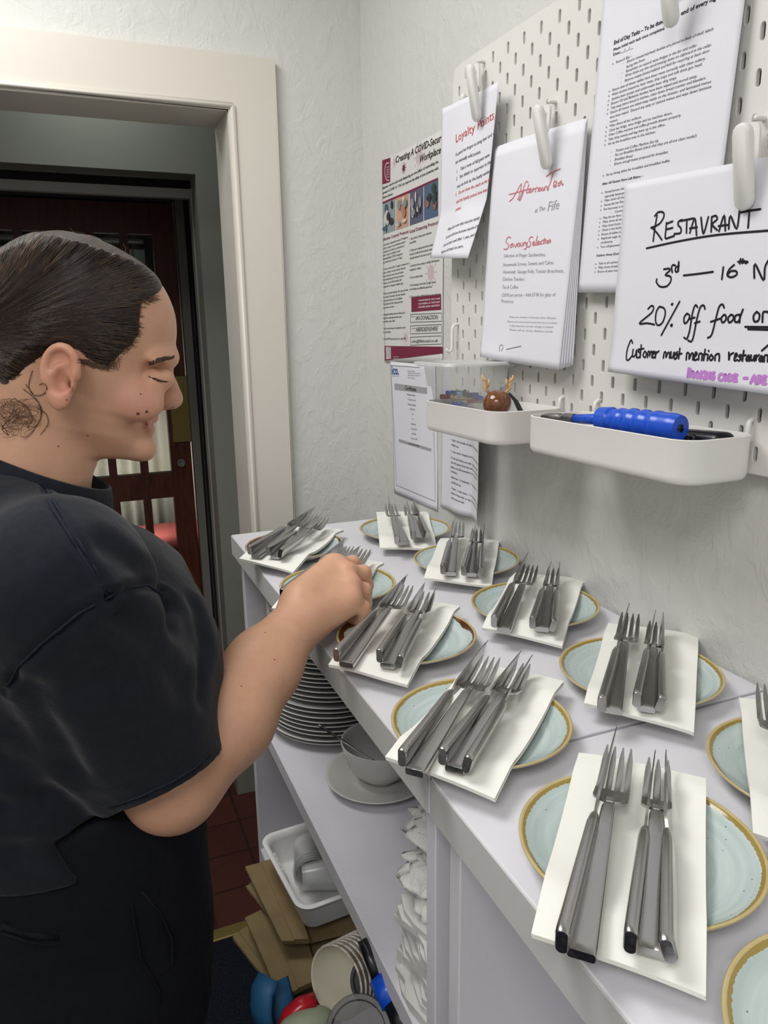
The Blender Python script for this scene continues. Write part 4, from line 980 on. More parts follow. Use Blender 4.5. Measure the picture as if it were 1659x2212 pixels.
tray(.338, .612, -.006, -.106, TBR, .045, .026, 'long white tray on the pegboard holding the blue lighter')
tray(.083, .300, -.006, -.122, TBR, .045, .026, 'shorter white tray on the pegboard holding the clear tub')
# blue gas lighter lying along the right tray
TF = TBR + .045 - .008
def bpv(a, b, n): return Vector(bp(a, b, n))
def seg_b(p, n): return bp(*on_b(*p, n), n)
M_bluep = Mat('blue_plastic', '1450C8', .28, spec=.6).m; M_blackp = Mat('black_plastic', '14161D', .3, spec=.5).m; M_gun = Mat('gunmetal', '8B8A88', .35, 1.0).m
lg = empty('gas_lighter', seg_b((1400, 920), -.07)); tag(lg, 'blue long-nosed gas lighter lying in the right tray', 'lighter'); o_ = np.array(lg.location)
A_ = bp(*on_b(1172, 901, -.088), -.088); B_ = bp(*on_b(1242, 905, -.085), -.085); C_ = bp(*on_b(1312, 906, -.082), -.082); D_ = bp(*on_b(1470, 925, -.070), -.070)
mb = MB(); mb.tube([A_ - o_, A_ * .8 + B_ * .2 - o_, A_ * .45 + B_ * .55 - o_, A_ * .4 + B_ * .6 - o_, A_ * .3 + B_ * .7 - o_, B_ - o_], [.0035, .0055, .0062, .0048, .0062, .0062], 16); mb.build('nozzle', M_gun, lg, autosmooth=.8)
MB().tube([B_ - o_, B_ * .5 + C_ * .5 - o_, C_ - o_], [.0056, .0062, .0066], 16).build('barrel', M_bluep, lg, smooth=True)
gr = MB(); u = (D_ - C_); u = u / np.linalg.norm(u)
pts = []; rad = []
for i in range(26):
    t = i / 25; pts.append(C_ + (D_ - C_) * t - o_); r_ = .0118 + .0030 * min(1, t * 3) + (.0011 * math.sin(t * 38) if .15 < t < .75 else 0)
    if t > .93: r_ *= 1 - .12 * (t - .93) / .07
    rad.append(r_)
gr.tube(pts, rad, 20); gr.build('grip', M_bluep, lg, autosmooth=1.0)
MB().tube([C_ - u * .012 - o_, C_ - u * .010 - o_, C_ + u * .006 - o_, C_ + u * .009 - o_], [.010, .0132, .0145, .0118], 20).build('collar', M_bluep, lg, autosmooth=.8)
MB().tube([D_ - u * .002 - o_, D_ + u * .0012 - o_, D_ + u * .0012 - o_, D_ - u * .003 - o_], [.0042, .0040, .0024, .0022], 16).build('end_button', M_blackp, lg, smooth=True)
# matchbox and black stapler-like case
mx = bp(.528, TF, -.070); o = MB(); Mx = frameM(bp(.520, TF, -.072), BA, -BN, -BB) @ Matrix.Rotation(.12, 4, 'Z')
mb_ = empty('matchbox', bp(.520, TF, -.072)); tag(mb_, 'small white matchbox with black printed top beside the lighter', 'matchbox'); 
oo = Matrix.Translation(-Vector(bp(.520, TF, -.072)))
MB().box((-.055, -.016, 0), (.03, .020, .021), oo @ Mx, r=.0008).build('sleeve', Mat('white_card', 'D9D6D0', .6).m, mb_)
MB().box((-.053, -.014, .0212), (.028, .018, .0216), oo @ Mx).build('printed_label', Mat('black_card', '1E1E20', .5).m, mb_)
st = empty('black_case', bp(.50, TF, -.035)); tag(st, 'glossy black oblong case at the back of the right tray', 'case'); oo = Matrix.Translation(-Vector(bp(.50, TF, -.035)))
MB().box((-.10, -.015, 0), (.095, .015, .034), oo @ frameM(bp(.50, TF, -.032), BA, -BN, -BB) @ Matrix.Rotation(-.05, 4, 'Y'), r=.009, seg=4).build('case_lid', M_blackp, st, smooth=True)
MB().box((.055, -.017, .004), (.065, .017, .034), oo @ frameM(bp(.50, TF, -.032), BA, -BN, -BB), r=.003, seg=2).build('rib', M_blackp, st, smooth=True)
# clear tub in the left tray
m = Mat('clear_polycarbonate', 'E6E8E6', .12, Alpha=.36); M_clear = m.m
m = Mat('clear_polycarbonate_lid', 'DCDDDB', .15, Alpha=.62); M_clear2 = m.m
tub = empty('plastic_tub', bp(.115, TF, -.075)); tag(tub, 'clear plastic tub with lid standing in the left tray', 'tub'); o_ = Vector(tub.location)
def tub_loop(k, b, ext): 
    return [Vector(bp(x, b, y)) - o_ for x, y in rrect(.125 - .044 * k - ext, -.066 - .046 * k - ext, .125 + .044 * k + ext, -.066 + .046 * k + ext, .014, 6)]
rows_ = [(0.72, TF, 0), (.80, TF - .004, 0), (.95, TF - .058, 0), (.97, TF - .059, .004), (1.0, TF - .088, .006), (1.0, TF - .089, .014), (1.0, TF - .092, .015)]
v = []; f = []
for k, b, e in rows_: v += tub_loop(k, b, e)
n = 28
for i in range(len(rows_) - 1):
    for j in range(n): f.append((i * n + j, i * n + (j + 1) % n, (i + 1) * n + (j + 1) % n, (i + 1) * n + j))
f.append(tuple(range(n))[::-1]); mesh('tub_body', v, f, M_clear, tub)
v = []; f = []
LR = [(1, TF - .0915, .018), (1, TF - .095, .018), (1, TF - .0965, .014), (1, TF - .0965, -.004), (1, TF - .092, -.008), (1, TF - .092, -.03)]
for k, b, e in LR: v += tub_loop(k, b, e)
for i in range(len(LR) - 1):
    for j in range(n): f.append((i * n + j, i * n + (j + 1) % n, (i + 1) * n + (j + 1) % n, (i + 1) * n + j))
f.append(tuple((len(LR) - 1) * n + j for j in range(n))[::-1]); mesh('lid', v, f, M_clear2, tub)
# coloured bits inside
rr = random.Random(4)
cols_ = [('blue', '2446B0', 9), ('red', 'B02C30', 7), ('dark', '23283C', 8), ('beige', 'B9A488', 9), ('green', '3E6A54', 7), ('pale blue', '8FB4D8', 8)]
tm = {c: Mat(c.replace(' ', '_') + '_trinket', h, .35).m for c, h, k in cols_}
for c, h, k in cols_:
    for i in range(k):
        a = .125 + rr.uniform(-.026, .026); nn_ = -.068 + rr.uniform(-.028, .022); lift = rr.uniform(.006, .052)
        L = rr.uniform(.016, .026); R = Matrix.Rotation(rr.uniform(0, 6), 4, 'Z') @ Matrix.Rotation(rr.uniform(-.6, .6), 4, 'X')
        mb = MB(); Mt = frameM(bp(a, TF - lift, nn_), BA, -BN, -BB) @ R
        mb.box((-L / 2, -.0035, -.003), (L / 2, .0035, .003), Mt, r=.0014, seg=2); mb.box((L * .2, -.006, -.0025), (L * .34, .006, .0025), Mt, r=.001, seg=1)
        mb.box((-L * .5, -.0045, -.0015), (-L * .3, .0045, .0045), Mt, r=.001, seg=1)
        tag(mb.build('plastic_trinket', tm[c], smooth=False), 'small %s plastic trinket inside the clear tub' % c, 'trinket', '%s trinkets in the clear tub' % c)
# plain brown bauble with antlers
M_bb = Mat('glossy_brown_plastic', '6E4426', .16, spec=.7).m; M_ant = Mat('tan_plastic', 'D9AC79', .5).m
bc = bp(*on_b(1074, 872, -.095), -.095); ba = empty('antlered_bauble', bc); tag(ba, 'glossy brown ball ornament with tan antlers in the left tray', 'ornament')
rb = .0195; MB().sphere((0, 0, 0), (rb, rb, rb * .95), 20).build('ball', M_bb, ba, smooth=True)
rx = Vector(AX[0]); 
for sgn in (-1, 1):
    a_ = MB(); base = rx * (sgn * rb * .55) + Vector((0, 0, rb * .72)); tip = base + rx * (sgn * .007) + Vector((0, 0, .021))
    a_.tube([base, base + rx * (sgn * .006) + Vector((0, 0, .007)), tip], [.0022, .0020, .0012], 8)
    for q, dx_, h_ in ((.45, -.5, .010), (.7, 1.1, .010), (.35, 1.2, .012)):
        p = base * (1 - q) + tip * q; a_.tube([p, p + rx * (sgn * dx_ * .004) + Vector((0, 0, h_ * .5)), p + rx * (sgn * dx_ * .005) + Vector((0, 0, h_))], [.0019, .0017, .0009], 8)
    a_.build('antler', M_ant, ba, smooth=True)
# black folded strap
o = MB(); P1 = bp(*on_b(1100, 850, -.075), -.075); P2 = bp(*on_b(1128, 888, -.075), -.075)
o.tube([P1, (P1 + P2) / 2 + np.array([0, 0, .002]), P2 - np.array([0, 0, .004])], [.0028, .004, .005], 4, flat=.5); tag(o.build('black_strap', M_blackp), 'thin black plastic strip leaning beside the brown ornament', 'strip')
# ================= things on the shelves of the far unit =================
SZ1 = TZ - .345; SZ2 = TZ - .69
M_por = Mat('white_porcelain', 'D2D1CD', .18, spec=.55).m
def lathe_mesh(name, prof, mat, n=64):
    mb = MB().lathe(prof, n); me = bpy.data.meshes.new(name); me.from_pydata(mb.v, [], mb.f); me.update()
    bm = bmesh.new(); bm.from_mesh(me); bmesh.ops.remove_doubles(bm, verts=bm.verts, dist=1e-5); bmesh.ops.recalc_face_normals(bm, faces=bm.faces); bm.to_mesh(me); bm.free()
    me.materials.append(mat); me.polygons.foreach_set('use_smooth', [True] * len(me.polygons)); return me
def dinner(r):
    return [(0, .004), (r * .55, .004), (r * .64, .0055), (r * .72, .011), (r * .97, .0175), (r, .0195), (r * 1.004, .0185), (r * .99, .0165), (r * .72, .0075), (r * .62, .0015), (r * .60, 0), (r * .57, 0), (r * .55, .0015), (0, .0015)]
pmA = lathe_mesh('plate', dinner(.128), M_por); pmB = lathe_mesh('plate', dinner(.118), M_por); rr = random.Random(2)
z = SZ1
for i in range(30):
    big = i < 9
    o = bpy.data.objects.new('plate', pmA if big else pmB); COL.objects.link(o); o.location = (-.262 + rr.uniform(-.002, .002), -.168 + rr.uniform(-.002, .002), z + .0002)
    tag(o, 'bottommost wide white dinner plate of the tall stack in the far unit' if i == 0 else 'topmost white plate of the tall stack in the far unit' if i == 29 else 'wide white dinner plate low in the tall stack inside the far unit' if big else 'white plate of the upper part of the tall stack inside the far unit', 'plate', 'wide dinner plates at the bottom of the stack' if big else 'smaller plates higher in the stack')
    z += .0088
bx_, by_ = -.262, -.395
o = bpy.data.objects.new('saucer', lathe_mesh('saucer', [(0, .005), (.035, .005), (.045, .006), (.055, .010), (.082, .017), (.087, .0195), (.088, .0185), (.082, .015), (.05, .004), (.042, 0), (.038, 0), (.036, .002), (0, .002)], M_por)); COL.objects.link(o)
o.location = (bx_, by_, SZ1 + .0002); tag(o, 'white saucer under the white bowl', 'saucer')
o = bpy.data.objects.new('bowl', lathe_mesh('bowl', [(0, .010), (.020, .010), (.036, .018), (.052, .038), (.060, .066), (.0625, .072), (.0640, .0725), (.0648, .071), (.0625, .062), (.055, .036), (.040, .014), (.026, .005), (.025, 0), (.022, 0), (.020, .003), (0, .004)], M_por)); COL.objects.link(o)
o.location = (bx_ + .004, by_, SZ1 + .0058); tag(o, 'white bowl on a saucer with a dark spoon in it', 'bowl')
sp = MB(); P = on_x(-.30, 690, 1568); P = np.array([-.335, -.40, SZ1 + .092]); Q_ = np.array([bx_ + .02, by_ - .01, SZ1 + .022])
P = px(690, 1567, .99); Q_ = np.array([bx_ + .015, by_ - .012, SZ1 + .026])
so_ = empty('teaspoon', Q_); tag(so_, 'dark steel teaspoon leaning in the white bowl', 'spoon')
MB().tube([P - Q_, (P + Q_) / 2 - Q_ - np.array([0, 0, .002]), (Q_ * .98 + P * .02) - Q_], [.0034, .0024, .002], 8, flat=.5).build('handle', M_steel, so_, smooth=True)
MB().sphere((0.004, 0, -.002), (.016, .010, .0035), 10).build('spoon_bowl', M_steel, so_, smooth=True)
# folded cloths and napkins at the near end of the upper shelf
M_cloth = Mat('white_cotton_cloth', 'CFCFCB', .9, spec=.15); M_cloth.bump(M_cloth.noise(45, 4, .6), .9, .006); M_cl2 = M_cloth.m
M_lin = Mat('folded_white_linen', 'D0D0CD', .9, spec=.15); M_lin.bump(M_lin.noise(40, 3), .4, .003); M_lin = M_lin.m
z = SZ1; rr = random.Random(8)
for i in range(13):
    h = .0085; w = rr.uniform(-.008, .006); mb = MB(); y0 = JY + .043
    v = []; f = []; N = 14
    for a in range(N + 1):
        for b in range(5):
            yy = y0 + (.09 + w + .004 * math.sin(a * .9 + i)) * b / 4; xx = -.385 + rr.uniform(-.0015, .0015) + w + .25 * a / N
            v.append((xx + (.004 * math.sin(b * 2 + i) if a == 0 else 0), yy, z + .0012 * math.sin(a * 1.1 + i * 2) * (b / 4)))
    nb = len(v); v += [(x, y, zz + h * .86) for x, y, zz in v]
    for a in range(N):
        for b in range(4):
            q = (a * 5 + b, a * 5 + b + 1, (a + 1) * 5 + b + 1, (a + 1) * 5 + b); f += [q[::-1], tuple(k + nb for k in q)]
        for b in (0, 4): f.append((a * 5 + b, (a + 1) * 5 + b, (a + 1) * 5 + b + nb, a * 5 + b + nb))
    for a in (0, N):
        for b in range(4): f.append((a * 5 + b, a * 5 + b + 1, a * 5 + b + 1 + nb, a * 5 + b + nb))
    o = mb.add(v, f).build('folded_napkin', M_lin, smooth=True, autosmooth=.8)
    tag(o, 'bottommost folded white linen by the middle upright' if i == 0 else 'topmost folded white linen under the rumpled cloths' if i == 12 else 'folded white linen in the leaning stack beside the middle upright', 'cloth', 'folded linens inside the far unit'); z += h * 1.0
ztop = z
def crumple(name, c, r, seed, label):
    mb = MB().sphere((0, 0, 0), 1, 22); rr = random.Random(seed); ph = [[rr.uniform(0, 6) for _ in range(3)] for _ in range(5)]
    v = []
    for p in mb.v:
        x, y, z = p; d = 1 + .10 * math.sin(5 * x + 7 * y + ph[0][0]) * math.sin(6 * z + ph[0][1]) + .08 * math.sin(11 * y - 4 * z + ph[1][0]) + .06 * math.sin(17 * x + 9 * z + ph[2][0]) + .04 * abs(math.sin(14 * z + 10 * y + ph[3][0]))
        sq = lambda t: math.copysign(abs(t) ** .7, t)
        v.append((c[0] + r[0] * sq(x) * d, c[1] + r[1] * sq(y) * d, c[2] + r[2] * sq(z) * d))
    mb.v = v; o = mb.build(name, M_cl2, smooth=True); tag(o, label, 'cloth'); return o
crumple('cloth', (-.30, JY + .105, ztop + .024), (.080, .052, .022), 1, 'rumpled white cloth lying on the folded linens')
crumple('cloth', (-.29, JY + .11, ztop + .070), (.075, .060, .020), 2, 'rumpled white cloth on top, under the shelf top of the far unit')
# paper carrier bags piled on the lower shelf and sticking out of it
m = Mat('brown_kraft_paper', '7F6746', .85, spec=.15); m.color(m.mix(m.noise(26, 4), '92805E', '77664A')); m.bump(m.noise(20, 3), .3, .002); M_kraft = m.m
CX = crop(480, 1380, 2.658)
def bag(px4, z, th, label, tilt=0):
    P = [on_z(TZ + z, *CX(*p)) for p in px4]; c = sum(P) / 4; mb = MB(); N = 6; v = []; f = []
    for i in range(N + 1):
        for j in range(N + 1):
            s_, t_ = i / N, j / N; p = (P[0] * (1 - s_) + P[1] * s_) * (1 - t_) + (P[3] * (1 - s_) + P[2] * s_) * t_; v.append((p[0], p[1], p[2] + .0015 * math.sin(3 * s_ + z * 90) * math.sin(4 * t_)))
    nb = len(v); v += [(a, b, q - th) for a, b, q in v]; K = N + 1
    for i in range(N):
        for j in range(N): q = (i * K + j, i * K + j + 1, (i + 1) * K + j + 1, (i + 1) * K + j); f += [q, tuple(k + nb for k in q[::-1])]
        for a, b in ((i, i + 1), (N * K + i, N * K + i + 1), (i * K, (i + 1) * K), (i * K + N, (i + 1) * K + N)): f.append((a, b, b + nb, a + nb))
    # creases of the folded bag: a raised flap over part of it
    o = mb.add(v, f).build('paper_bag', M_kraft, smooth=False); tag(o, label, 'bag', 'flat brown paper bags on the lower shelf')
    fl = MB(); a0, a1 = P[0] * .55 + P[1] * .45, P[3] * .55 + P[2] * .45; up = np.array([0, 0, .0022])
    fl.add([a0 + up, P[1] + up, P[2] + up, a1 + up, a0 + up * .2, P[1] + up * .2, P[2] + up * .2, a1 + up * .2], [(0, 1, 2, 3), (7, 6, 5, 4), (0, 4, 5, 1), (1, 5, 6, 2), (2, 6, 7, 3), (3, 7, 4, 0)])
    fl.build('folded_flap', M_kraft, o)
bag([(60, 1712), (560, 1500), (760, 1790), (262, 1935)], -.662, .008, 'lowest wide brown paper bag of the pile')
bag([(370, 2045), (560, 1880), (680, 1960), (415, 2112)], -.648, .006, 'brown paper bag end showing below the dark brown one')
bag([(60, 1710), (140, 1655), (430, 2080), (330, 2060)], -.640, .006, 'pale paper bag poking out left beside the carpet')
bag([(395, 1740), (740, 1690), (640, 1780), (495, 1842)], -.622, .006, 'short paper bag end in front below the creased bags')
bag([(130, 1600), (400, 1470), (560, 1955), (332, 2060)], -.606, .007, 'darker brown paper bag lying in front across the pile')
bag([(135, 1418), (185, 1395), (480, 1725), (395, 1745)], -.590, .005, 'thin paper bag edge left of the topmost bag')
bag([(330, 1540), (760, 1500), (815, 1655), (505, 1732)], -.585, .007, 'creased brown paper bag under the foam box')
bag([(132, 1306), (330, 1258), (500, 1728), (342, 1736)], -.566, .006, 'topmost pale brown paper bag with a long flap')
# foam clamshell box
M_foam = Mat('white_foam', 'E6E6E4', .55, spec=.3); M_foam.bump(M_foam.noise(300, 2), .15, .0006); M_foam = M_foam.m
zr = -.498; A_ = on_z(TZ + zr, 560, 1808); B_ = on_z(TZ + zr, 648, 1972); C_ = on_z(TZ + zr, 751, 1934); C_ = B_ + (C_ - B_) * 1.75; D_ = A_ + (C_ - B_)
cc = (A_ + B_ + C_ + D_) / 4; eu = (B_ - A_); ev = (C_ - B_); Lu, Lv = np.linalg.norm(eu), np.linalg.norm(ev); eu /= Lu; ev /= Lv
box = empty('foam_food_box', (cc[0], cc[1], TZ - .562)); tag(box, 'open white foam food box on top of the paper bags', 'food box'); o_ = np.array(box.location)
def floop(g, z_, r, notch=0):
    out_ = []
    for x, y in rrect(-Lu / 2 + g, -Lv / 2 + g, Lu / 2 - g, Lv / 2 - g, max(r, .004), 6):
        out_.append(np.array([cc[0], cc[1], 0]) + eu * x + ev * y + np.array([0, 0, TZ + z_]) - o_)
    return out_
LP = [floop(0, zr - .004, .026), floop(-.001, zr, .026), floop(.003, zr + .002, .024), floop(.008, zr, .022), floop(.011, zr - .010, .022), floop(.020, zr - .050, .018), floop(.026, zr - .056, .014), floop(.022, zr - .0585, .016), floop(.016, zr - .052, .018), floop(.006, zr - .012, .022), floop(.002, zr - .005, .024)]
v = [p for q in LP for p in q]; n = len(LP[0]); f = []
for i in range(len(LP)):
    i2 = (i + 1) % len(LP)
    if i == 6: continue
    for j in range(n): f.append((i * n + j, i * n + (j + 1) % n, i2 * n + (j + 1) % n, i2 * n + j))
f.append(tuple(6 * n + j for j in range(n))); f.append(tuple(7 * n + j for j in range(n))[::-1])
MB().add(v, f).build('box_base', M_foam, box, autosmooth=.9)
rb_ = MB()
for i in range(4):
    x = -Lu / 2 + .05 + i * .014; 
    P_ = np.array([cc[0], cc[1], TZ]) - o_
    rb_.tube([P_ + eu * x + ev * (-Lv / 2 + .010) + np.array([0, 0, zr - .004]), P_ + eu * (x + .002) + ev * (-Lv / 2 + .024) + np.array([0, 0, zr - .052])], .003, 6)
rb_.build('moulded_ribs', M_foam, box, smooth=True)
M_cc = Mat('thin_clear_plastic', 'E9EBEA', .15, Alpha=.22).m
# clear cups lying in the foam box
for k, (u0, v0, lab) in enumerate(((-.035, -.005, 'clear plastic cup stack lying in the foam box, farther one'), (.020, .0, 'clear plastic cup stack lying in the foam box, nearer one'))):
    P_ = np.array([cc[0], cc[1], TZ - .535]) + eu * u0 + ev * v0; d_ = eu * (.25 if k else .9) + ev * (.9 if k else -.2); d_ /= np.linalg.norm(d_)
    z_ = Vector(d_); x_ = Vector((0, 0, 1)); y_ = z_.cross(x_).normalized(); Mt = frameM(P_ + np.array([0, 0, .02]), x_, y_, z_)
    mb = MB()
    for q in range(4):
        r0 = .030; zz = q * .006; mb.lathe([(.020, zz - .035), (r0 * .98, zz + .028), (r0 * 1.05, zz + .030), (r0 * 1.05, zz + .032), (r0 * .96, zz + .030), (.0195, zz - .034)], 28, Mt)
    tag(mb.build('plastic_cup', M_cc, smooth=True), lab, 'cup')
# stack of paper cups on its side
M_cup = Mat('cream_paperboard', 'C9C5B2', .7, spec=.25).m; M_cupo = Mat('printed_cup_wall', 'B9B3A8', .7); M_cupo.color(M_cupo.mix(M_cupo.math('GREATER_THAN', M_cupo.noise(60, 3), .56), 'C2BDB2', 'A59A8E')); M_cupo = M_cupo.m
ax = np.array([.82, .42, -.30]); ax /= np.linalg.norm(ax); z_ = Vector(ax); x_ = Vector((0, 0, 1)).cross(z_).normalized(); y_ = z_.cross(x_)
c0 = px(724, 2122, .935); me_in = None
def cup_profile(): return [(.0475, .0), (.0492, .0012), (.0494, .0022), (.0476, .0030), (.0360, .085), (.0350, .0855), (.0345, .082), (0, .081)], [(0, .078), (.0335, .078), (.0460, .003), (.0465, .0006), (.0475, 0)]
po, pi_ = cup_profile()
mo = lathe_mesh('cup_wall', po, M_cupo, 48); mi = lathe_mesh('cup_lining', pi_, M_cup, 48)
for i in range(11):
    P_ = c0 + ax * .0085 * i; o = empty('paper_cup', (0, 0, 0)); o.matrix_world = frameM(P_, x_, y_, z_) @ Matrix.Scale(.88, 4)
    for nm, me in (('cup_wall', mo), ('cup_lining', mi)):
        q = bpy.data.objects.new(nm, me); COL.objects.link(q); q.parent = o
    tag(o, 'cream paper cup at the open mouth of the stack lying on its side' if i == 0 else 'paper cup nested behind the foremost one in the lying stack', 'cup', None if i == 0 else 'nested paper cups')
# blue strap bag, red and green packets, black tube with blue band, lids
M_bl = Mat('blue_nylon', '27628C', .6).m; M_rd = Mat('glossy_red_plastic', 'B8202A', .25).m; M_gn = Mat('pale_green_packet', '9FA890', .5).m; M_dg = Mat('dark_grey_plastic', '3A3A3E', .4).m; M_smoke = Mat('smoky_plastic', '1C1A1B', .35, Alpha=.6).m
def ribbon(pts, w, mat, name, label, cat, th=.002, parent=None):
    P = [np.array(p) for p in pts]; mb = MB(); mb.tube(P, [w / 2] * len(P), 8, flat=th / w * 2)
    o = mb.build(name, mat, parent, smooth=True)
    if label: tag(o, label, cat)
    return o
bb = empty('blue_bag', px(560, 2160, .98)); tag(bb, 'blue fabric bag with looped handle on the carpet beside the paper bags', 'bag'); o_ = np.array(bb.location)
qz = lambda x, y, k: px(x, y, k) - o_
ribbon([qz(580, 2110, .97), qz(565, 2140, .96), qz(562, 2180, .96), qz(572, 2225, .97)], .036, M_bl, 'strap', None, None, .006, bb)
ribbon([qz(600, 2118, 1.0), qz(612, 2160, .99), qz(600, 2200, .985), qz(590, 2240, .98)], .030, M_bl, 'strap', None, None, .006, bb)
MB().sphere(qz(592, 2330, 1.02), (.075, .05, .09), 12).build('bag_body', M_bl, bb, smooth=True)
rd = empty('red_packet', px(650, 2190, .93)); tag(rd, 'red plastic packet with a curved rim below the paper bags', 'packet'); o_ = np.array(rd.location)
ribbon([qz(606, 2225, .93), qz(622, 2190, .93), qz(648, 2168, .935), qz(680, 2158, .94)], .020, M_rd, 'rim', None, None, .006, rd)
MB().sphere(qz(664, 2230, .96), (.045, .03, .040), 12).build('packet_body', M_rd, rd, smooth=True)
gp_ = MB().sphere(px(660, 2214, .925), (.036, .020, .018), 12).build('green_packet', M_gn, smooth=True); tag(gp_, 'pale green packet in front of the red one', 'packet')
tb_ = empty('black_tube', px(835, 2130, .97)); tag(tb_, 'long black tube with a bright blue band under the shelf edge', 'tube'); o_ = np.array(tb_.location)
MB().tube([qz(782, 2030, .93), qz(800, 2070, .92), qz(822, 2118, .905)], [.006, .008, .009], 16).build('tube_end', M_blackp, tb_, smooth=True)
MB().tube([qz(824, 2110, .905), qz(852, 2166, .885)], [.0165, .0165], 24).build('blue_band', M_bluep, tb_, smooth=True)
MB().tube([qz(850, 2160, .885), qz(885, 2240, .86)], [.0135, .0135], 20).build('tube_body', M_blackp, tb_, smooth=True)
def disc(c, nrm, r, mat, name, label):
    z_ = Vector(nrm).normalized(); x_ = z_.cross(Vector((0, 1, .1))).normalized(); y_ = z_.cross(x_)
    o = MB().lathe([(0, .003), (r * .8, .003), (r * .84, .006), (r * .97, .006), (r, .003), (r, -.002), (r * .95, -.002), (r * .95, .002), (0, .001)], 40, frameM(c, x_, y_, z_)).build(name, mat, smooth=True, autosmooth=.8); tag(o, label, 'lid')
disc(px(806, 2118, .955), (-.5, -.6, .5), .030, M_dg, 'plastic_disc', 'dark grey round lid leaning beside the paper cups')
disc(px(775, 2232, .88), (-.35, -.55, .75), .040, M_smoke, 'plastic_disc', 'smoky clear lid at the bottom edge in front of the cups')
hy = JY - .0005 - .012
hq = on_y(hy - .0003, 1085, 1977); o = MB().lathe([(0, .0004), (.0026, .0004), (.0026, -.0002), (0, -.0002)], 16, frameM((hq[0], hy, hq[2]), (1, 0, 0), (0, 0, 1), (0, -1, 0))).build('screw_hole', M_blackp, near_unit); o.location = -near_unit.location
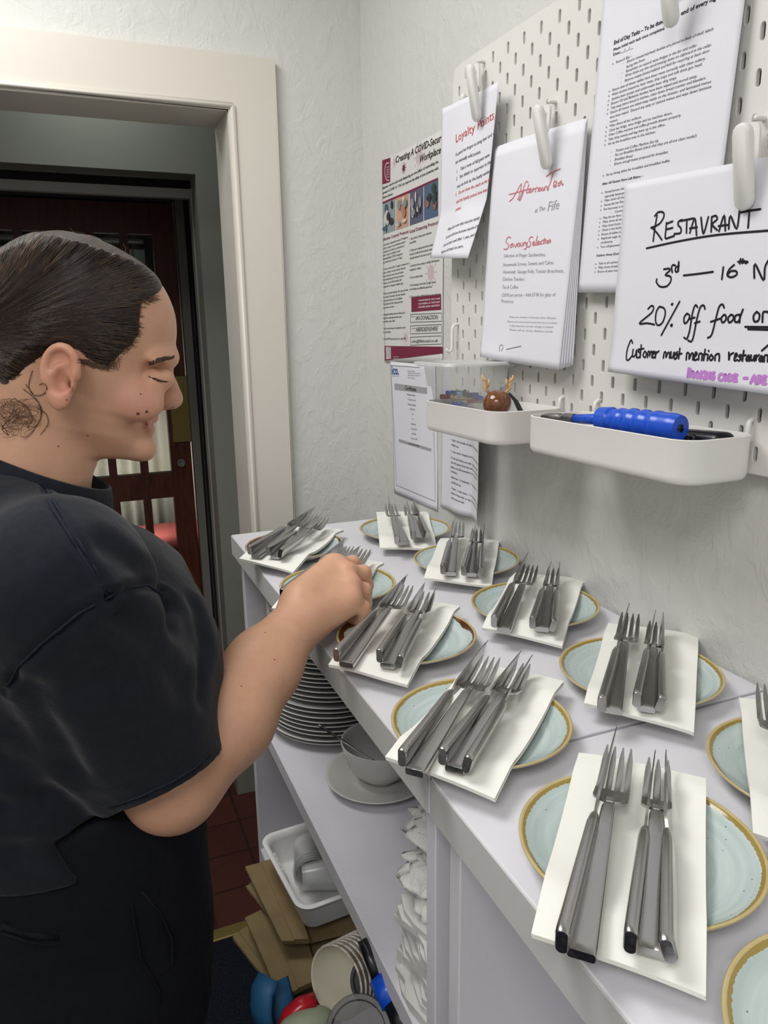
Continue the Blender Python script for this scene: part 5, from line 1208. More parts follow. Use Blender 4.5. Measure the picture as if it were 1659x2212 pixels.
# ================= the person =================
# implicit surfaces sampled on a grid and turned into one closed mesh by surface nets
class Field:
    def __init__(s, lo, hi, h):
        s.lo = np.array(lo, float); s.h = h; s.n = np.ceil((np.array(hi) - s.lo) / h).astype(int) + 1
        s.F = np.full(s.n, .05, np.float32)
    def grid(s, lo, hi):
        i0 = np.maximum(0, np.floor((np.array(lo) - s.lo) / s.h).astype(int)); i1 = np.minimum(s.n, np.ceil((np.array(hi) - s.lo) / s.h).astype(int) + 1)
        if (i1 <= i0).any(): return None
        ax = [(s.lo[k] + s.h * np.arange(i0[k], i1[k])).astype(np.float32) for k in range(3)]
        sl = tuple(slice(i0[k], i1[k]) for k in range(3))
        return sl, ax[0][:, None, None], ax[1][None, :, None], ax[2][None, None, :]
    def blend(s, sl, d, k, op='u'):
        A = s.F[sl]
        if op == 'u':
            if k > 0: h = np.clip(.5 + .5 * (A - d) / k, 0, 1); s.F[sl] = A * (1 - h) + d * h - k * h * (1 - h)
            else: s.F[sl] = np.minimum(A, d)
        else:
            if k > 0: h = np.clip(.5 - .5 * (A + d) / k, 0, 1); s.F[sl] = A * (1 - h) - d * h + k * h * (1 - h)
            else: s.F[sl] = np.maximum(A, -d)
    def cone(s, a, b, ra, rb, k=.01, op='u', flat=None):
        """round cone a->b ; flat=(dir, f) squashes the section by f along dir"""
        a = np.array(a, float); b = np.array(b, float); m = max(ra, rb) * (1 if not flat else max(1, 1 / flat[1] if flat[1] < 1 else 1)) + k + .012
        g = s.grid(np.minimum(a, b) - m, np.maximum(a, b) + m)
        if g is None: return
        sl, X, Y, Z = g; d = b - a; L2 = d @ d + 1e-12
        px_, py_, pz_ = X - a[0], Y - a[1], Z - a[2]
        t = np.clip((px_ * d[0] + py_ * d[1] + pz_ * d[2]) / L2, 0, 1)
        qx, qy, qz = px_ - t * d[0], py_ - t * d[1], pz_ - t * d[2]
        r = ra + (rb - ra) * t
        if flat:
            u = np.array(flat[0], float); u /= np.linalg.norm(u); w = qx * u[0] + qy * u[1] + qz * u[2]; e = 1 / flat[1] - 1
            qx, qy, qz = qx + u[0] * w * e, qy + u[1] * w * e, qz + u[2] * w * e
            dd = (np.sqrt(qx * qx + qy * qy + qz * qz) - r) * min(1, flat[1])
        else: dd = np.sqrt(qx * qx + qy * qy + qz * qz) - r
        s.blend(sl, dd.astype(np.float32), k, op)
    def chain(s, pts, rad, k=.01, flat=None):
        for i in range(len(pts) - 1): s.cone(pts[i], pts[i + 1], rad[i], rad[i + 1], k, flat=flat)
    def ellip(s, c, r, axes=None, k=.01, op='u'):
        c = np.array(c, float); r = np.array(r, float); A = np.array(axes if axes is not None else np.eye(3)); m = max(r) + k + .012
        g = s.grid(c - m, c + m)
        if g is None: return
        sl, X, Y, Z = g; p = (X - c[0], Y - c[1], Z - c[2]); q = [sum(p[j] * A[i][j] for j in range(3)) / r[i] for i in range(3)]
        l = np.sqrt(q[0] ** 2 + q[1] ** 2 + q[2] ** 2); l2 = np.sqrt((q[0] / r[0]) ** 2 + (q[1] / r[1]) ** 2 + (q[2] / r[2]) ** 2) + 1e-9
        s.blend(sl, (l * (l - 1) / l2).astype(np.float32), k, op)
    def fn(s, lo, hi, f, k=.01, op='u'):
        g = s.grid(lo, hi)
        if g is None: return
        sl, X, Y, Z = g; s.blend(sl, f(X, Y, Z).astype(np.float32), k, op)
    def nets(s):
        F = s.F; n = F.shape; I = F < 0
        c = I[:-1, :-1, :-1].astype(np.uint8)
        for dx_ in (0, 1):
            for dy_ in (0, 1):
                for dz_ in (0, 1):
                    if dx_ + dy_ + dz_: c = c + I[dx_:n[0] - 1 + dx_, dy_:n[1] - 1 + dy_, dz_:n[2] - 1 + dz_]
        act = np.argwhere((c > 0) & (c < 8)); idx = np.full(c.shape, -1, np.int32); idx[tuple(act.T)] = np.arange(len(act))
        P = np.zeros((len(act), 3)); N = np.zeros(len(act)); cor = [(a, b, d) for a in (0, 1) for b in (0, 1) for d in (0, 1)]
        val = {q: F[act[:, 0] + q[0], act[:, 1] + q[1], act[:, 2] + q[2]].astype(float) for q in cor}
        for q in cor:
            for ax in range(3):
                if q[ax] == 0:
                    q2 = tuple(1 if k == ax else q[k] for k in range(3)); a, b = val[q], val[q2]; m = (a < 0) != (b < 0)
                    t = np.where(m, a / np.where(m, a - b, 1), 0); e = np.array(q, float)[None, :].repeat(len(act), 0); e[:, ax] += t
                    P[m] += e[m]; N[m] += 1
        V = s.lo + (act + P / np.maximum(N, 1)[:, None]) * s.h
        Q = []
        for ax in range(3):
            a1, a2 = (ax + 1) % 3, (ax + 2) % 3
            s0 = [slice(None)] * 3; s1 = [slice(None)] * 3; s0[ax] = slice(0, n[ax] - 1); s1[ax] = slice(1, n[ax])
            D = I[tuple(s0)] != I[tuple(s1)]; e = np.argwhere(D); e = e[(e[:, a1] > 0) & (e[:, a2] > 0) & (e[:, a1] < n[a1] - 1) & (e[:, a2] < n[a2] - 1)]
            ins = I[tuple(e.T)]
            def at(d1, d2):
                f = e.copy(); f[:, a1] -= d1; f[:, a2] -= d2; return idx[tuple(f.T)]
            q = np.stack([at(1, 1), at(0, 1), at(0, 0), at(1, 0)], 1); q[~ins] = q[~ins][:, ::-1]; Q.append(q)
        Q = np.concatenate(Q); Q = Q[(Q >= 0).all(1)]
        return V, Q
def np_mesh(name, V, Q, mat, parent=None, smooth_it=0):
    me = bpy.data.meshes.new(name); me.vertices.add(len(V)); me.vertices.foreach_set('co', V.astype(np.float32).ravel())
    me.loops.add(Q.size); me.loops.foreach_set('vertex_index', Q.astype(np.int32).ravel())
    me.polygons.add(len(Q)); me.polygons.foreach_set('loop_start', np.arange(0, Q.size, 4, dtype=np.int32)); me.update(calc_edges=True); me.validate()
    return link(name, me, mat, parent, True)
def relax(V, Q, it=2, f=.5):
    for _ in range(it):
        S_ = np.zeros_like(V); C_ = np.zeros(len(V))
        for a, b in ((0, 1), (1, 2), (2, 3), (3, 0)):
            for p, q in ((a, b), (b, a)):
                for k in range(3): S_[:, k] += np.bincount(Q[:, p], V[Q[:, q], k], len(V))
                C_ += np.bincount(Q[:, p], minlength=len(V))
        V = V + (S_ / np.maximum(C_, 1)[:, None] - V) * f
    return V
def vcol(o, cols, name='skin_tint'):
    a = o.data.color_attributes.new(name, 'FLOAT_COLOR', 'POINT'); c = np.ones((len(o.data.vertices), 4), np.float32); c[:, :3] = cols; a.data.foreach_set('color', c.ravel())
HY = -.590                     # the head's middle plane
TH = math.radians(16)          # head bowed forward
fA = np.array([math.cos(TH), 0, -math.sin(TH)]); uA = np.array([math.sin(TH), 0, math.cos(TH)]); sA = np.array([0, -1., 0])
H0 = on_y(HY, 200, 780)        # origin of the head frame
def hp(x, y):                  # photo point -> (f,u) in the middle plane
    d = on_y(HY, x, y) - H0; return d @ fA, d @ uA
def hw_(f, u, s_): return H0 + fA * f + uA * u + sA * s_
front = [(176, 506), (237, 531), (291, 563), (325, 592), (352, 622), (369, 655), (378.5, 686), (381, 722), (378, 748), (374.5, 768), (369, 783), (362, 800), (356, 818), (350, 838), (345, 860), (341, 880), (339, 892), (336, 902),
         (323, 909), (327, 917), (327, 926), (319, 937), (314, 948), (317.5, 962), (314, 975), (302, 987), (281, 991), (251, 990), (217, 990), (190, 995)]
front[:2] = [(205, 514.5), (237, 531)]
back_ = [(60, 985), (45, 940), (25, 905), (5, 870), (-25, 830), (-52, 780), (-66, 720), (-62, 650), (-38, 590), (0, 548), (60, 516), (92, 507), (125, 503), (165, 504.5)]
CT = np.array([hp(*p) for p in back_ + front]); CD = []
for i in range(len(CT) - 1):
    p0, p1, p2, p3 = [CT[max(0, min(len(CT) - 1, i + d))] for d in (-1, 0, 1, 2)]
    for t in np.arange(0, 1, .1): CD.append(.5 * ((2 * p1) + (p2 - p0) * t + (2 * p0 - 5 * p1 + 4 * p2 - p3) * t * t + (3 * p1 - p0 - 3 * p2 + p3) * t ** 3))
CD = np.array(CD + [CT[-1]]); kt = int(np.argmax(CD[:, 1])); topu, topf = CD[kt, 1], CD[kt, 0]
def mono(P):
    o = np.argsort(P[:, 1]); return P[o, 1], P[o, 0]
FU, FF = mono(CD[kt:]); BU, BF = mono(CD[:kt + 1])
chin_u = hp(302, 987)[1]
backp = [(125, 503), (60, 514), (0, 545), (-38, 590), (-62, 650), (-66, 720), (-52, 780), (-25, 830), (5, 870), (25, 905), (45, 940), (60, 985)]
BP_ = np.array([hp(*p) for p in backp]); 
ear_c = hp(136, 808)
WU = [chin_u - .012, chin_u, chin_u + .02, chin_u + .045, chin_u + .075, chin_u + .105, chin_u + .135, chin_u + .165, chin_u + .19, topu - .030, topu - .014, topu - .005, topu - .0025, topu - .001, topu]
WW = [.020, .028, .0455, .055, .062, .067, .070, .0735, .0745, .067, .0500, .0315, .0225, .0145, .006]
CU = [chin_u - .01, chin_u + .04, chin_u + .10, topu - .03, topu]; CF = [hp(150, 960)[0], hp(150, 880)[0], hp(110, 780)[0], (hp(110, 560)[0] + topf) / 2, topf]
def head_field(fd, grow=0.0, k=.012):
    def f(X, Y, Z):
        dx_, dy_, dz_ = X - H0[0], Y - H0[1], Z - H0[2]
        f_ = dx_ * fA[0] + dz_ * fA[2] + dy_ * 0; u_ = dx_ * uA[0] + dz_ * uA[2] + dy_ * 0; s_ = np.abs(dy_) + dx_ * 0
        uu = np.clip(u_, WU[0], topu - .0005)
        p = np.interp(uu, FU, FF); b = np.interp(uu, BU, BF); w = np.interp(uu, WU, WW); c = np.interp(uu, CU, CF)
        c = np.minimum(c, p - .004); c = np.maximum(c, b + .004)
        a = np.where(f_ > c, p - c, c - b)
        face = (f_ > c) & (uu < chin_u + .16)
        e = np.where(f_ > c, np.interp(uu, [chin_u, chin_u + .03, chin_u + .09, chin_u + .14], [2.0, 1.75, 1.72, 2.1]), 2.2)
        r = (np.abs((f_ - c) / a) ** e + (s_ / w) ** e) ** (1 / e)
        d = (r - 1) * np.minimum(a, w) * .9
        d = np.maximum(d, (u_ - topu)); d = np.maximum(d, (WU[0] - u_) * .8)
        return d - grow
    fd.fn(H0 - .19, H0 + .19, f, k)
SKIN_R = {}
W3 = lambda x, y, k: px(x, y, k)
bf = Field((-1.02, -.98, TZ - .16), (-.235, -.28, TZ + .50), .0021)
head_field(bf, 0, 0)
hh = lambda f, u, s_: hw_(f, u, s_)
def P2(x, y, s_): f, u = hp(x, y); return hw_(f, u, s_)
# nose
nb = P2(364, 800, 0); 
bf.cone(P2(359, 800, 0), P2(370, 845, 0), .0062, .0075, .006); bf.cone(P2(366, 835, 0), P2(373.5, 860, 0), .0078, .0092, .006)
bf.ellip(P2(371, 862, 0), (.0105, .0105, .0092), k=.006)
for q in (-1, 1):
    bf.ellip(P2(358, 863, q * .0115), (.0105, .0058, .0082), k=.005)
    bf.ellip(P2(361, 876, q * .0065), (.0045, .0028, .0030), k=.003, op='s')
bf.cone(P2(369, 874, 0), P2(346, 878, 0), .0035, .0045, .006)
# brow ridge, eye sockets, lids, cheeks, mouth
for q in (-1, 1):
    bf.cone(P2(366, 774, q * .012), P2(328, 778, q * .047), .006, .005, .014)
    bf.ellip(P2(346, 806, q * .037), (.015, .012, .011), k=.012, op='s')
    bf.ellip(P2(337, 815, q * .0325), (.0145, .0125, .0115), k=.004)
    bf.cone(P2(346, 824, q * .021), P2(316, 818, q * .0475), .0011, .0010, .0035, op='s')
    bf.ellip(P2(300, 864, q * .041), (.021, .012, .018), k=.016)
    bf.cone(P2(338, 880, q * .018), P2(312, 908, q * .030), .0004, .0004, .006, op='s')
bf.cone(P2(330, 901, -.008), P2(330, 901, .008), .0042, .0042, .005); bf.cone(P2(321, 927, -.010), P2(321, 927, .010), .0048, .0048, .005)
for q in (-1, 1):
    bf.cone(P2(330, 902, q * .008), P2(313, 909, q * .023), .0040, .0022, .004); bf.cone(P2(321, 926, q * .010), P2(313, 914, q * .022), .0046, .0026, .004)
    bf.cone(P2(329, 911, 0), P2(309, 911, q * .026), .0017, .0012, .002, op='s')
bf.ellip(P2(305, 968, 0), (.014, .016, .013), k=.012)
# ears
for q in (-1, 1):
    ec = P2(137, 806, q * .0725); tl = .10
    e_u = uA * math.cos(tl) - fA * math.sin(tl); e_f = fA * math.cos(tl) + uA * math.sin(tl); e_s = sA * q
    e_s2 = (e_s * math.cos(.35) - e_f * math.sin(.35)); e_f2 = e_f * math.cos(.35) + e_s * math.sin(.35)
    AXE = [e_f2, e_u, e_s2]; E = lambda a, b, c: ec + e_f2 * a + e_u * b + e_s2 * c
    bf.ellip(E(-.001, .001, .001), (.0145, .0275, .0050), AXE, k=.004)
    pts = []
    for i in range(17):
        t = math.radians(-25 + 235 * i / 16); pts.append(E(-.001 + .0145 * math.cos(t) , .006 + .0205 * math.sin(t), .0045))
    pts += [E(-.0125, -.006, .0045), E(-.008, -.018, .0038)]
    pts[0] = E(.010, .002, .001)
    bf.chain(pts, [.0022] + [.0034] * 16 + [.0032, .0035], .0035)
    bf.ellip(E(-.001, -.0225, .003), (.0085, .0085, .0045), AXE, k=.006)
    bf.ellip(E(-.0015, .012, .0068), (.0088, .0105, .0035), AXE, k=.003, op='s')
    bf.chain([E(-.008, -.010, .0042), E(-.0085, .001, .0048), E(-.004, .008, .0045), E(.004, .012, .0035)], [.0024, .0026, .0026, .002], .003)
    bf.ellip(E(.0015, -.005, .0070), (.0068, .0095, .0068), AXE, k=.0025, op='s')
    bf.ellip(E(.010, -.006, .0045), (.0034, .0050, .0036), AXE, k=.003)
    bf.ellip(E(.0065, -.006, .0035), (.0030, .0045, .006), AXE, k=.002, op='s')
# neck
nk = on_y(HY, 92, 1010); 
bf.cone(on_y(HY, 80, 860), on_y(HY, 74, 1000), .052, .0505, .016); bf.cone(on_y(HY, 74, 1000), on_y(HY - .0, 66, 1120), .0505, .058, .02)
 
# torso under the clothes and right arm
SH = W3(130, 1275, .615); EL = W3(372, 1690, .735); WR = W3(655, 1330, .915)
bf.chain([on_y(HY, 60, 1165), on_y(HY, 60, 1300), on_y(HY, 110, 1500)], [.058, .09, .10], .03)
bf.cone(SH, on_y(HY, 60, 1240), .05, .06, .03)
M1 = SH * .45 + EL * .55
bf.chain([SH, M1, EL], [.050, .049, .043], .02)
m1 = EL * .66 + WR * .34; m2 = EL * .35 + WR * .65; side = np.cross(WR - EL, [0, 0, 1]); side /= np.linalg.norm(side)
upf = np.cross(side, WR - EL); upf /= np.linalg.norm(upf)
bf.chain([EL, m1 + side * .006, m2, WR], [.0440, .0475, .0400, .0300], .02); bf.cone(EL, m2, .044, .040, .01)
# hand
MC = [W3(728, 1226, .985), W3(748, 1240, .972), W3(757, 1268, .956), W3(758, 1298, .942)]
WRh = WR + (WR - m2) / np.linalg.norm(WR - m2) * .006
dn = np.array([0, 0, -1.])
for i, mc in enumerate(MC):
    st_ = WR + (MC[3 - i] - MC[i]) * 0 + (mc - (MC[1] + MC[2]) / 2) * .45
    bf.cone(st_ + dn * .000, mc + dn * .005, .0215, .0140, .016)
bf.cone(WR + dn * .012, (MC[1] + MC[2]) / 2 + dn * .022, .020, .014, .015)
FG = [([(728, 1226, .985), (762, 1216, 1.010), (781, 1240, 1.022), (772, 1262, 1.020)], [.0112, .0102, .0092, .0082]),
      ([(748, 1240, .972), (784, 1238, .990), (791, 1266, 1.002), (772, 1286, 1.000)], [.0118, .0110, .0098, .0086]),
      ([(757, 1268, .956), (786, 1276, .970), (788, 1302, .983), (766, 1314, .985)], [.0115, .0108, .0096, .0084]),
      ([(758, 1298, .942), (784, 1314, .951), (779, 1336, .962), (756, 1338, .966)], [.0112, .0102, .0088, .0078])]
for pts, rad in FG: bf.chain([W3(*p) for p in pts], rad, .0035)
for mc in MC: bf.ellip(mc + np.array([0, 0, .0055]) + (mc - WR) * .02, (.0095, .0095, .0085), k=.012)
bf.cone(W3(650, 1285, .925), W3(712, 1222, .985), .0185, .0125, .018)
bf.chain([W3(672, 1285, .955), W3(712, 1262, 1.005), W3(748, 1268, 1.02), W3(764, 1280, 1.018)], [.017, .0135, .0105, .0085], .010)
V, Q = bf.nets(); V = relax(V, Q, 2, .5); wt = np.clip(((V - H0) @ uA - topu + .022) / .018, 0, 1)[:, None]; V = V - wt * uA * .007
# ---- skin colours by place
def hc(V): d = V - H0; return d @ fA, d @ uA, d @ sA
f_, u_, s_ = hc(V)
base = np.array(srgb('CFA184')[:3]); cols = np.tile(base, (len(V), 1))
def spot(c, r, col, amt):
    global cols
    w = np.exp(-((V - np.array(c)) ** 2).sum(1) / r ** 2)[:, None] * amt; cols = cols * (1 - w) + np.array(srgb(col)[:3]) * w
for q in (-1, 1):
    spot(P2(300, 865, q * .05), .030, 'C98A7A', .5); spot(P2(137, 780, q * .078), .022, 'C97F68', .6); spot(P2(135, 845, q * .078), .015, 'CC806C', .5)
    spot(P2(160, 812, q * .066), .006, '6E3B2E', .8)  # painted shade inside the ear opening
spot(P2(376, 862, 0), .018, 'CB8577', .45)
lipm = ((np.abs(u_ - np.interp(f_, [0, 1], [0, 0])) < 9))
for a, b, r in ((P2(332, 902, 0), None, 0),): pass
for q in (-1, 1):
    for t in np.linspace(0, 1, 7):
        for A_, B_, rr_ in ((P2(335, 902, q * .002), P2(312, 909, q * .024), .0052), (P2(327, 925, q * .002), P2(312, 914, q * .023), .0058)):
            c = A_ * (1 - t) + B_ * t; w = np.clip(1.5 - np.sqrt(((V - c) ** 2).sum(1)) / (rr_ * (1 - .35 * t)), 0, 1)[:, None] * .55; cols = cols * (1 - w) + np.array(srgb('B8746A')[:3]) * w
for mc in MC: spot(mc + np.array([.004, 0, .012]), .010, 'C98B76', .35)
for p, r in (((372, 1690, .735), .05),): spot(W3(*p), r, 'C08A72', .4)
m = Mat('skin', 'CFA184', .46, spec=.4)
at = m.node('ShaderNodeVertexColor', layer_name='skin_tint'); blot = m.noise(55, 4, .6); fine = m.noise(420, 3, .6)
c = m.mix(m.math('MULTIPLY', m.math('SUBTRACT', blot, .45), .7), at.outputs[0], 'B97862')
moles = [P2(282, 888, .058), P2(309.5, 886.6, .050), P2(134.6, 951.7, .056), P2(187, 935, .055), P2(152, 851, .083), W3(598, 1420, .806), W3(525, 1475, .762), W3(577, 1360, .84), W3(306, 844, .70)]
tc = m.node('ShaderNodeTexCoord')
def nearest(p): return V[np.argmin(((V - p) ** 2).sum(1) + 0)]
for i, p in enumerate(moles):
    # slide the point along the line of sight to the skin
    r = (p - CW); r /= np.linalg.norm(r); dV = V - CW; t = dV @ r; dist = np.linalg.norm(dV - t[:, None] * r, axis=1); kk = np.where(dist < .004)[0]
    q = V[kk[np.argmin(t[kk])]] if len(kk) else nearest(p)
    dn_ = m.node('ShaderNodeVectorMath', operation='DISTANCE'); m.l.new(tc.outputs['Object'], dn_.inputs[0]); dn_.inputs[1].default_value = tuple(q)
    rad = .0016 if i in (0, 1) else .0009
    c = m.mix(m.math('LESS_THAN', dn_.outputs['Value'], rad), c, '6B4334')
m.color(c); m.b.inputs['Subsurface Weight'].default_value = .12; m.b.inputs['Subsurface Radius'].default_value = (.012, .005, .003); m.b.inputs['Subsurface Scale'].default_value = .6
m.bump(fine, .12, .0006); M_skin = m.m
person = empty('person', (HY * 0 - .70, -.60, 0)); tag(person, 'person in black t-shirt laying out cutlery, brown hair slicked back, seen side-on', 'person')
PL = Vector(person.location)
def attach(o): o.parent = person; o.location = -PL; return o
body = attach(np_mesh('body', V, Q, M_skin)); vcol(body, cols)
bodyF = bf
def skin_hit(x, y, lift=0.0, t0=.4):
    """first skin point along the line of sight through a photo point"""
    r = _r(x, y); t = np.arange(t0, 1.3, .001); P = CW + t[:, None] * r; ii = np.round((P - bodyF.lo) / bodyF.h).astype(int)
    ok = ((ii >= 0) & (ii < bodyF.n)).all(1); val = np.full(len(t), 1.0); val[ok] = bodyF.F[tuple(ii[ok].T)]
    k = np.argmax(val < 0) if (val < 0).any() else None
    return None if k is None else P[k] - r / np.linalg.norm(r) * lift
# ---- hair: a close cap over the skull with combed strands
hair_line = [(352, 624), (342, 640), (322, 652), (300, 664), (298, 690), (297, 722), (284, 745), (264, 762), (245, 782), (232, 796), (214, 790), (196, 784), (180, 772), (165, 758), (148, 750), (118, 754), (104, 768), (84, 782), (66, 796), (56, 822), (46, 850), (36, 875), (10, 890), (-80, 900), (-140, 800), (-140, 400), (250, 380), (430, 560), (372, 600)]
HL = np.array([hp(*p) for p in hair_line])
def poly_sdf(f, u, P):
    d = np.full(f.shape, 1e9); ins = np.zeros(f.shape, bool)
    for i in range(len(P)):
        a, b = P[i], P[(i + 1) % len(P)]; e = b - a; wx = f - a[0]; wy = u - a[1]; t = np.clip((wx * e[0] + wy * e[1]) / (e @ e), 0, 1)
        d = np.minimum(d, (wx - t * e[0]) ** 2 + (wy - t * e[1]) ** 2)
        c = ((a[1] <= u) & (b[1] > u)) | ((b[1] <= u) & (a[1] > u)); ins ^= c & (f < a[0] + (u - a[1]) * e[0] / (e[1] if abs(e[1]) > 1e-9 else 1e-9))
    d = np.sqrt(d); return np.where(ins, -d, d)
hf = Field(H0 - np.array([.19, .10, .13]), H0 + np.array([.12, .10, .16]), .0019)
head_field(hf, 0.0, 0)
BUN = hp(-95, 745)
def carve(X, Y, Z):
    dx_, dy_, dz_ = X - H0[0], Y - H0[1], Z - H0[2]
    f = dx_ * fA[0] + dz_ * fA[2] + dy_ * 0; u = dx_ * uA[0] + dz_ * uA[2] + dy_ * 0
    pd = poly_sdf(f[:, 0, :], u[:, 0, :], HL)[:, None, :] + 0 * dy_
    ang = np.arctan2(u - BUN[1], f - BUN[0]); rr_ = np.hypot(f - BUN[0], u - BUN[1])
    stra = .00035 * np.sin(ang * 90 + 3 * np.sin(ang * 17)) + .0002 * np.sin(ang * 210 + 2 * np.sin(ang * 31)) + 0 * dy_
    th = .0058 * np.clip(-pd / .016, 0, 1) ** .6 - .0022 + stra * np.clip(-pd / .010, 0, 1)
    return pd, th
sl, X, Y, Z = hf.grid(hf.lo, hf.lo + hf.h * (hf.n - 1)); pd, th = carve(X, Y, Z)
hf.F = np.maximum(hf.F - th, pd).astype(np.float32)
# bun at the back of the head
hf.ellip(P2(-108, 735, 0), (.042, .052, .042), k=.012)
V, Q = hf.nets(); V = relax(V, Q, 1, .35); wt = np.clip(((V - H0) @ uA - topu + .004) / .006, 0, 1)[:, None]; V = V - wt * uA * .0035; wt = np.clip(((V - H0) @ uA - topu + .020) / .010, 0, 1)[:, None]; V = V * (1 - wt) + relax(V, Q, 8, .6) * wt
m = Mat('dark_brown_hair', '30231D', .30, spec=.6)
uvn = m.node('ShaderNodeUVMap', uv_map='strand'); mp = m.node('ShaderNodeMapping'); mp.inputs['Scale'].default_value = (2.2, 420, 1); m.l.new(uvn.outputs[0], mp.inputs['Vector'])
n1 = m.node('ShaderNodeTexNoise'); n1.inputs['Scale'].default_value = 1; n1.inputs['Detail'].default_value = 5; n1.inputs['Roughness'].default_value = .7; m.l.new(mp.outputs[0], n1.inputs['Vector'])
m.color(m.ramp(n1.outputs[0], [(.38, '17110E'), (.52, '33261F'), (.64, '5E4836')])); m.bump(n1.outputs[0], .9, .0022)
tg = m.node('ShaderNodeTangent', direction_type='UV_MAP', uv_map='strand'); m.l.new(tg.outputs[0], m.b.inputs['Tangent']); m.b.inputs['Anisotropic'].default_value = .8; m.b.inputs['Anisotropic Rotation'].default_value = .25
M_hair = m.m
M_strand = Mat('loose_brown_hair', '6A513D', .5, spec=.4).m
hair = attach(np_mesh('hair', V, Q, M_hair))
f, u, s1 = hc(V); uv = hair.data.uv_layers.new(name='strand'); ang = np.arctan2(u - BUN[1], f - BUN[0]) ; rad_ = np.hypot(f - BUN[0], u - BUN[1])
li = np.zeros(len(hair.data.loops), np.int32); hair.data.loops.foreach_get('vertex_index', li)
uv.data.foreach_set('uv', np.stack([rad_[li] * 4, ang[li]], 1).astype(np.float32).ravel())
# combed strands lying on the cap
INS = hf.F < 0; IY = np.where(INS.any(1), INS.argmax(1), -1)          # nearest-side surface (smallest y) for every x,z column
i0 = np.maximum(IY, 1); gx, gz = np.meshgrid(np.arange(hf.n[0]), np.arange(hf.n[2]), indexing='ij')
fa, fb = hf.F[gx, i0 - 1, gz], hf.F[gx, i0, gz]; YS = hf.lo[1] + hf.h * (i0 - 1 + fa / np.where(np.abs(fa - fb) < 1e-9, 1, fa - fb)); YS = np.where(IY > 0, YS, np.nan)
def ysurf(X, Z):
    a = (X - hf.lo[0]) / hf.h; b = (Z - hf.lo[2]) / hf.h; i = np.clip(np.floor(a).astype(int), 0, hf.n[0] - 2); j = np.clip(np.floor(b).astype(int), 0, hf.n[2] - 2); u = a - i; v = b - j
    return YS[i, j] * (1 - u) * (1 - v) + YS[i + 1, j] * u * (1 - v) + YS[i, j + 1] * (1 - u) * v + YS[i + 1, j + 1] * u * v
rs = np.random.RandomState(5); NS, NP = 4400, 22
cf = rs.uniform(HL[:, 0].min(), HL[:, 0].max(), 40000); cu_ = rs.uniform(HL[:, 1].min(), topu + .004, 40000)
ok = (poly_sdf(cf, cu_, HL) < -.001) & (cu_ < topu - .006); cf, cu_ = cf[ok], cu_[ok]; cf, cu_ = cf[:NS], cu_[:NS]; NS = len(cf)
t = np.linspace(0, 1, NP)[None, :]; dx_, dy_ = BUN[0] - cf[:, None], BUN[1] - cu_[:, None]; ln_ = np.hypot(dx_, dy_); fr = np.minimum(1, rs.uniform(.05, .12, (NS, 1)) / ln_)
arc = (.010 + .004 * rs.randn(NS, 1)) * np.sign(cu_[:, None] - BUN[1] + .01) * np.clip(ln_ / .15, 0, 1); ph = rs.uniform(0, 6.28, (NS, 1))
s1_ = t * fr; bulge = arc * (np.sin(np.pi * np.clip(s1_, 0, 1)) - s1_ * 0) + .0006 * np.sin(s1_ * 18 + ph)
Fp = cf[:, None] + dx_ * s1_ - dy_ / ln_ * bulge * np.sign(1) ; Up = cu_[:, None] + dy_ * s1_ + dx_ / ln_ * bulge * -np.sign(1)
Fp = Fp - (Fp[:, :1] - cf[:, None]); Up = Up - (Up[:, :1] - cu_[:, None])
Xp = H0[0] + fA[0] * Fp + uA[0] * Up; Zp = H0[2] + fA[2] * Fp + uA[2] * Up; Yp = ysurf(Xp, Zp)
inside = (poly_sdf(Fp, Up, HL) < .001) & (Up < topu - .003)
M_gl = [Mat('glossy_brown_strand', '33261E', .24, spec=.8).m, Mat('light_brown_strand', '6E523B', .26, spec=.8).m]
for kind in (0, 1):
    v = []; f = []
    for i in range(NS):
        if (i % 5 == 0) != (kind == 1): continue
        g = ~np.isnan(Yp[i]) & inside[i]
        if not g[0]: continue
        n_ = NP if g.all() else int(np.argmin(g))
        if n_ < 6: continue
        P = np.stack([Xp[i, :n_], Yp[i, :n_] - .0004 - .0007 * ((i * 7) % 10) / 10, Zp[i, :n_]], 1); 
        if np.abs(np.diff(P[:, 1])).max() > .013: continue
        T_ = np.gradient(P, axis=0); T_ /= np.linalg.norm(T_, axis=1)[:, None]; A_ = np.cross(T_, [0, -1., 0]); A_ /= np.linalg.norm(A_, axis=1)[:, None] + 1e-9; B_ = np.cross(A_, T_)
        r = .00042 * np.sin(np.pi * np.clip(np.linspace(.06, .97, n_), 0, 1)) ** .5; b = len(v)
        for c, s_ in ((1, 0), (-.5, .87), (-.5, -.87)): pass
        ring = np.stack([P + A_ * (r * c)[:, None] + B_ * (r * s_)[:, None] for c, s_ in ((1, 0), (-.5, .87), (-.5, -.87))], 1).reshape(-1, 3)
        v.extend(ring)
        for k in range(n_ - 1):
            for j in range(3): f.append((b + k * 3 + j, b + k * 3 + (j + 1) % 3, b + (k + 1) * 3 + (j + 1) % 3, b + (k + 1) * 3 + j))
    o = tag(mesh('combed_strands', np.array(v), f, M_gl[kind], hair), kind='stuff')
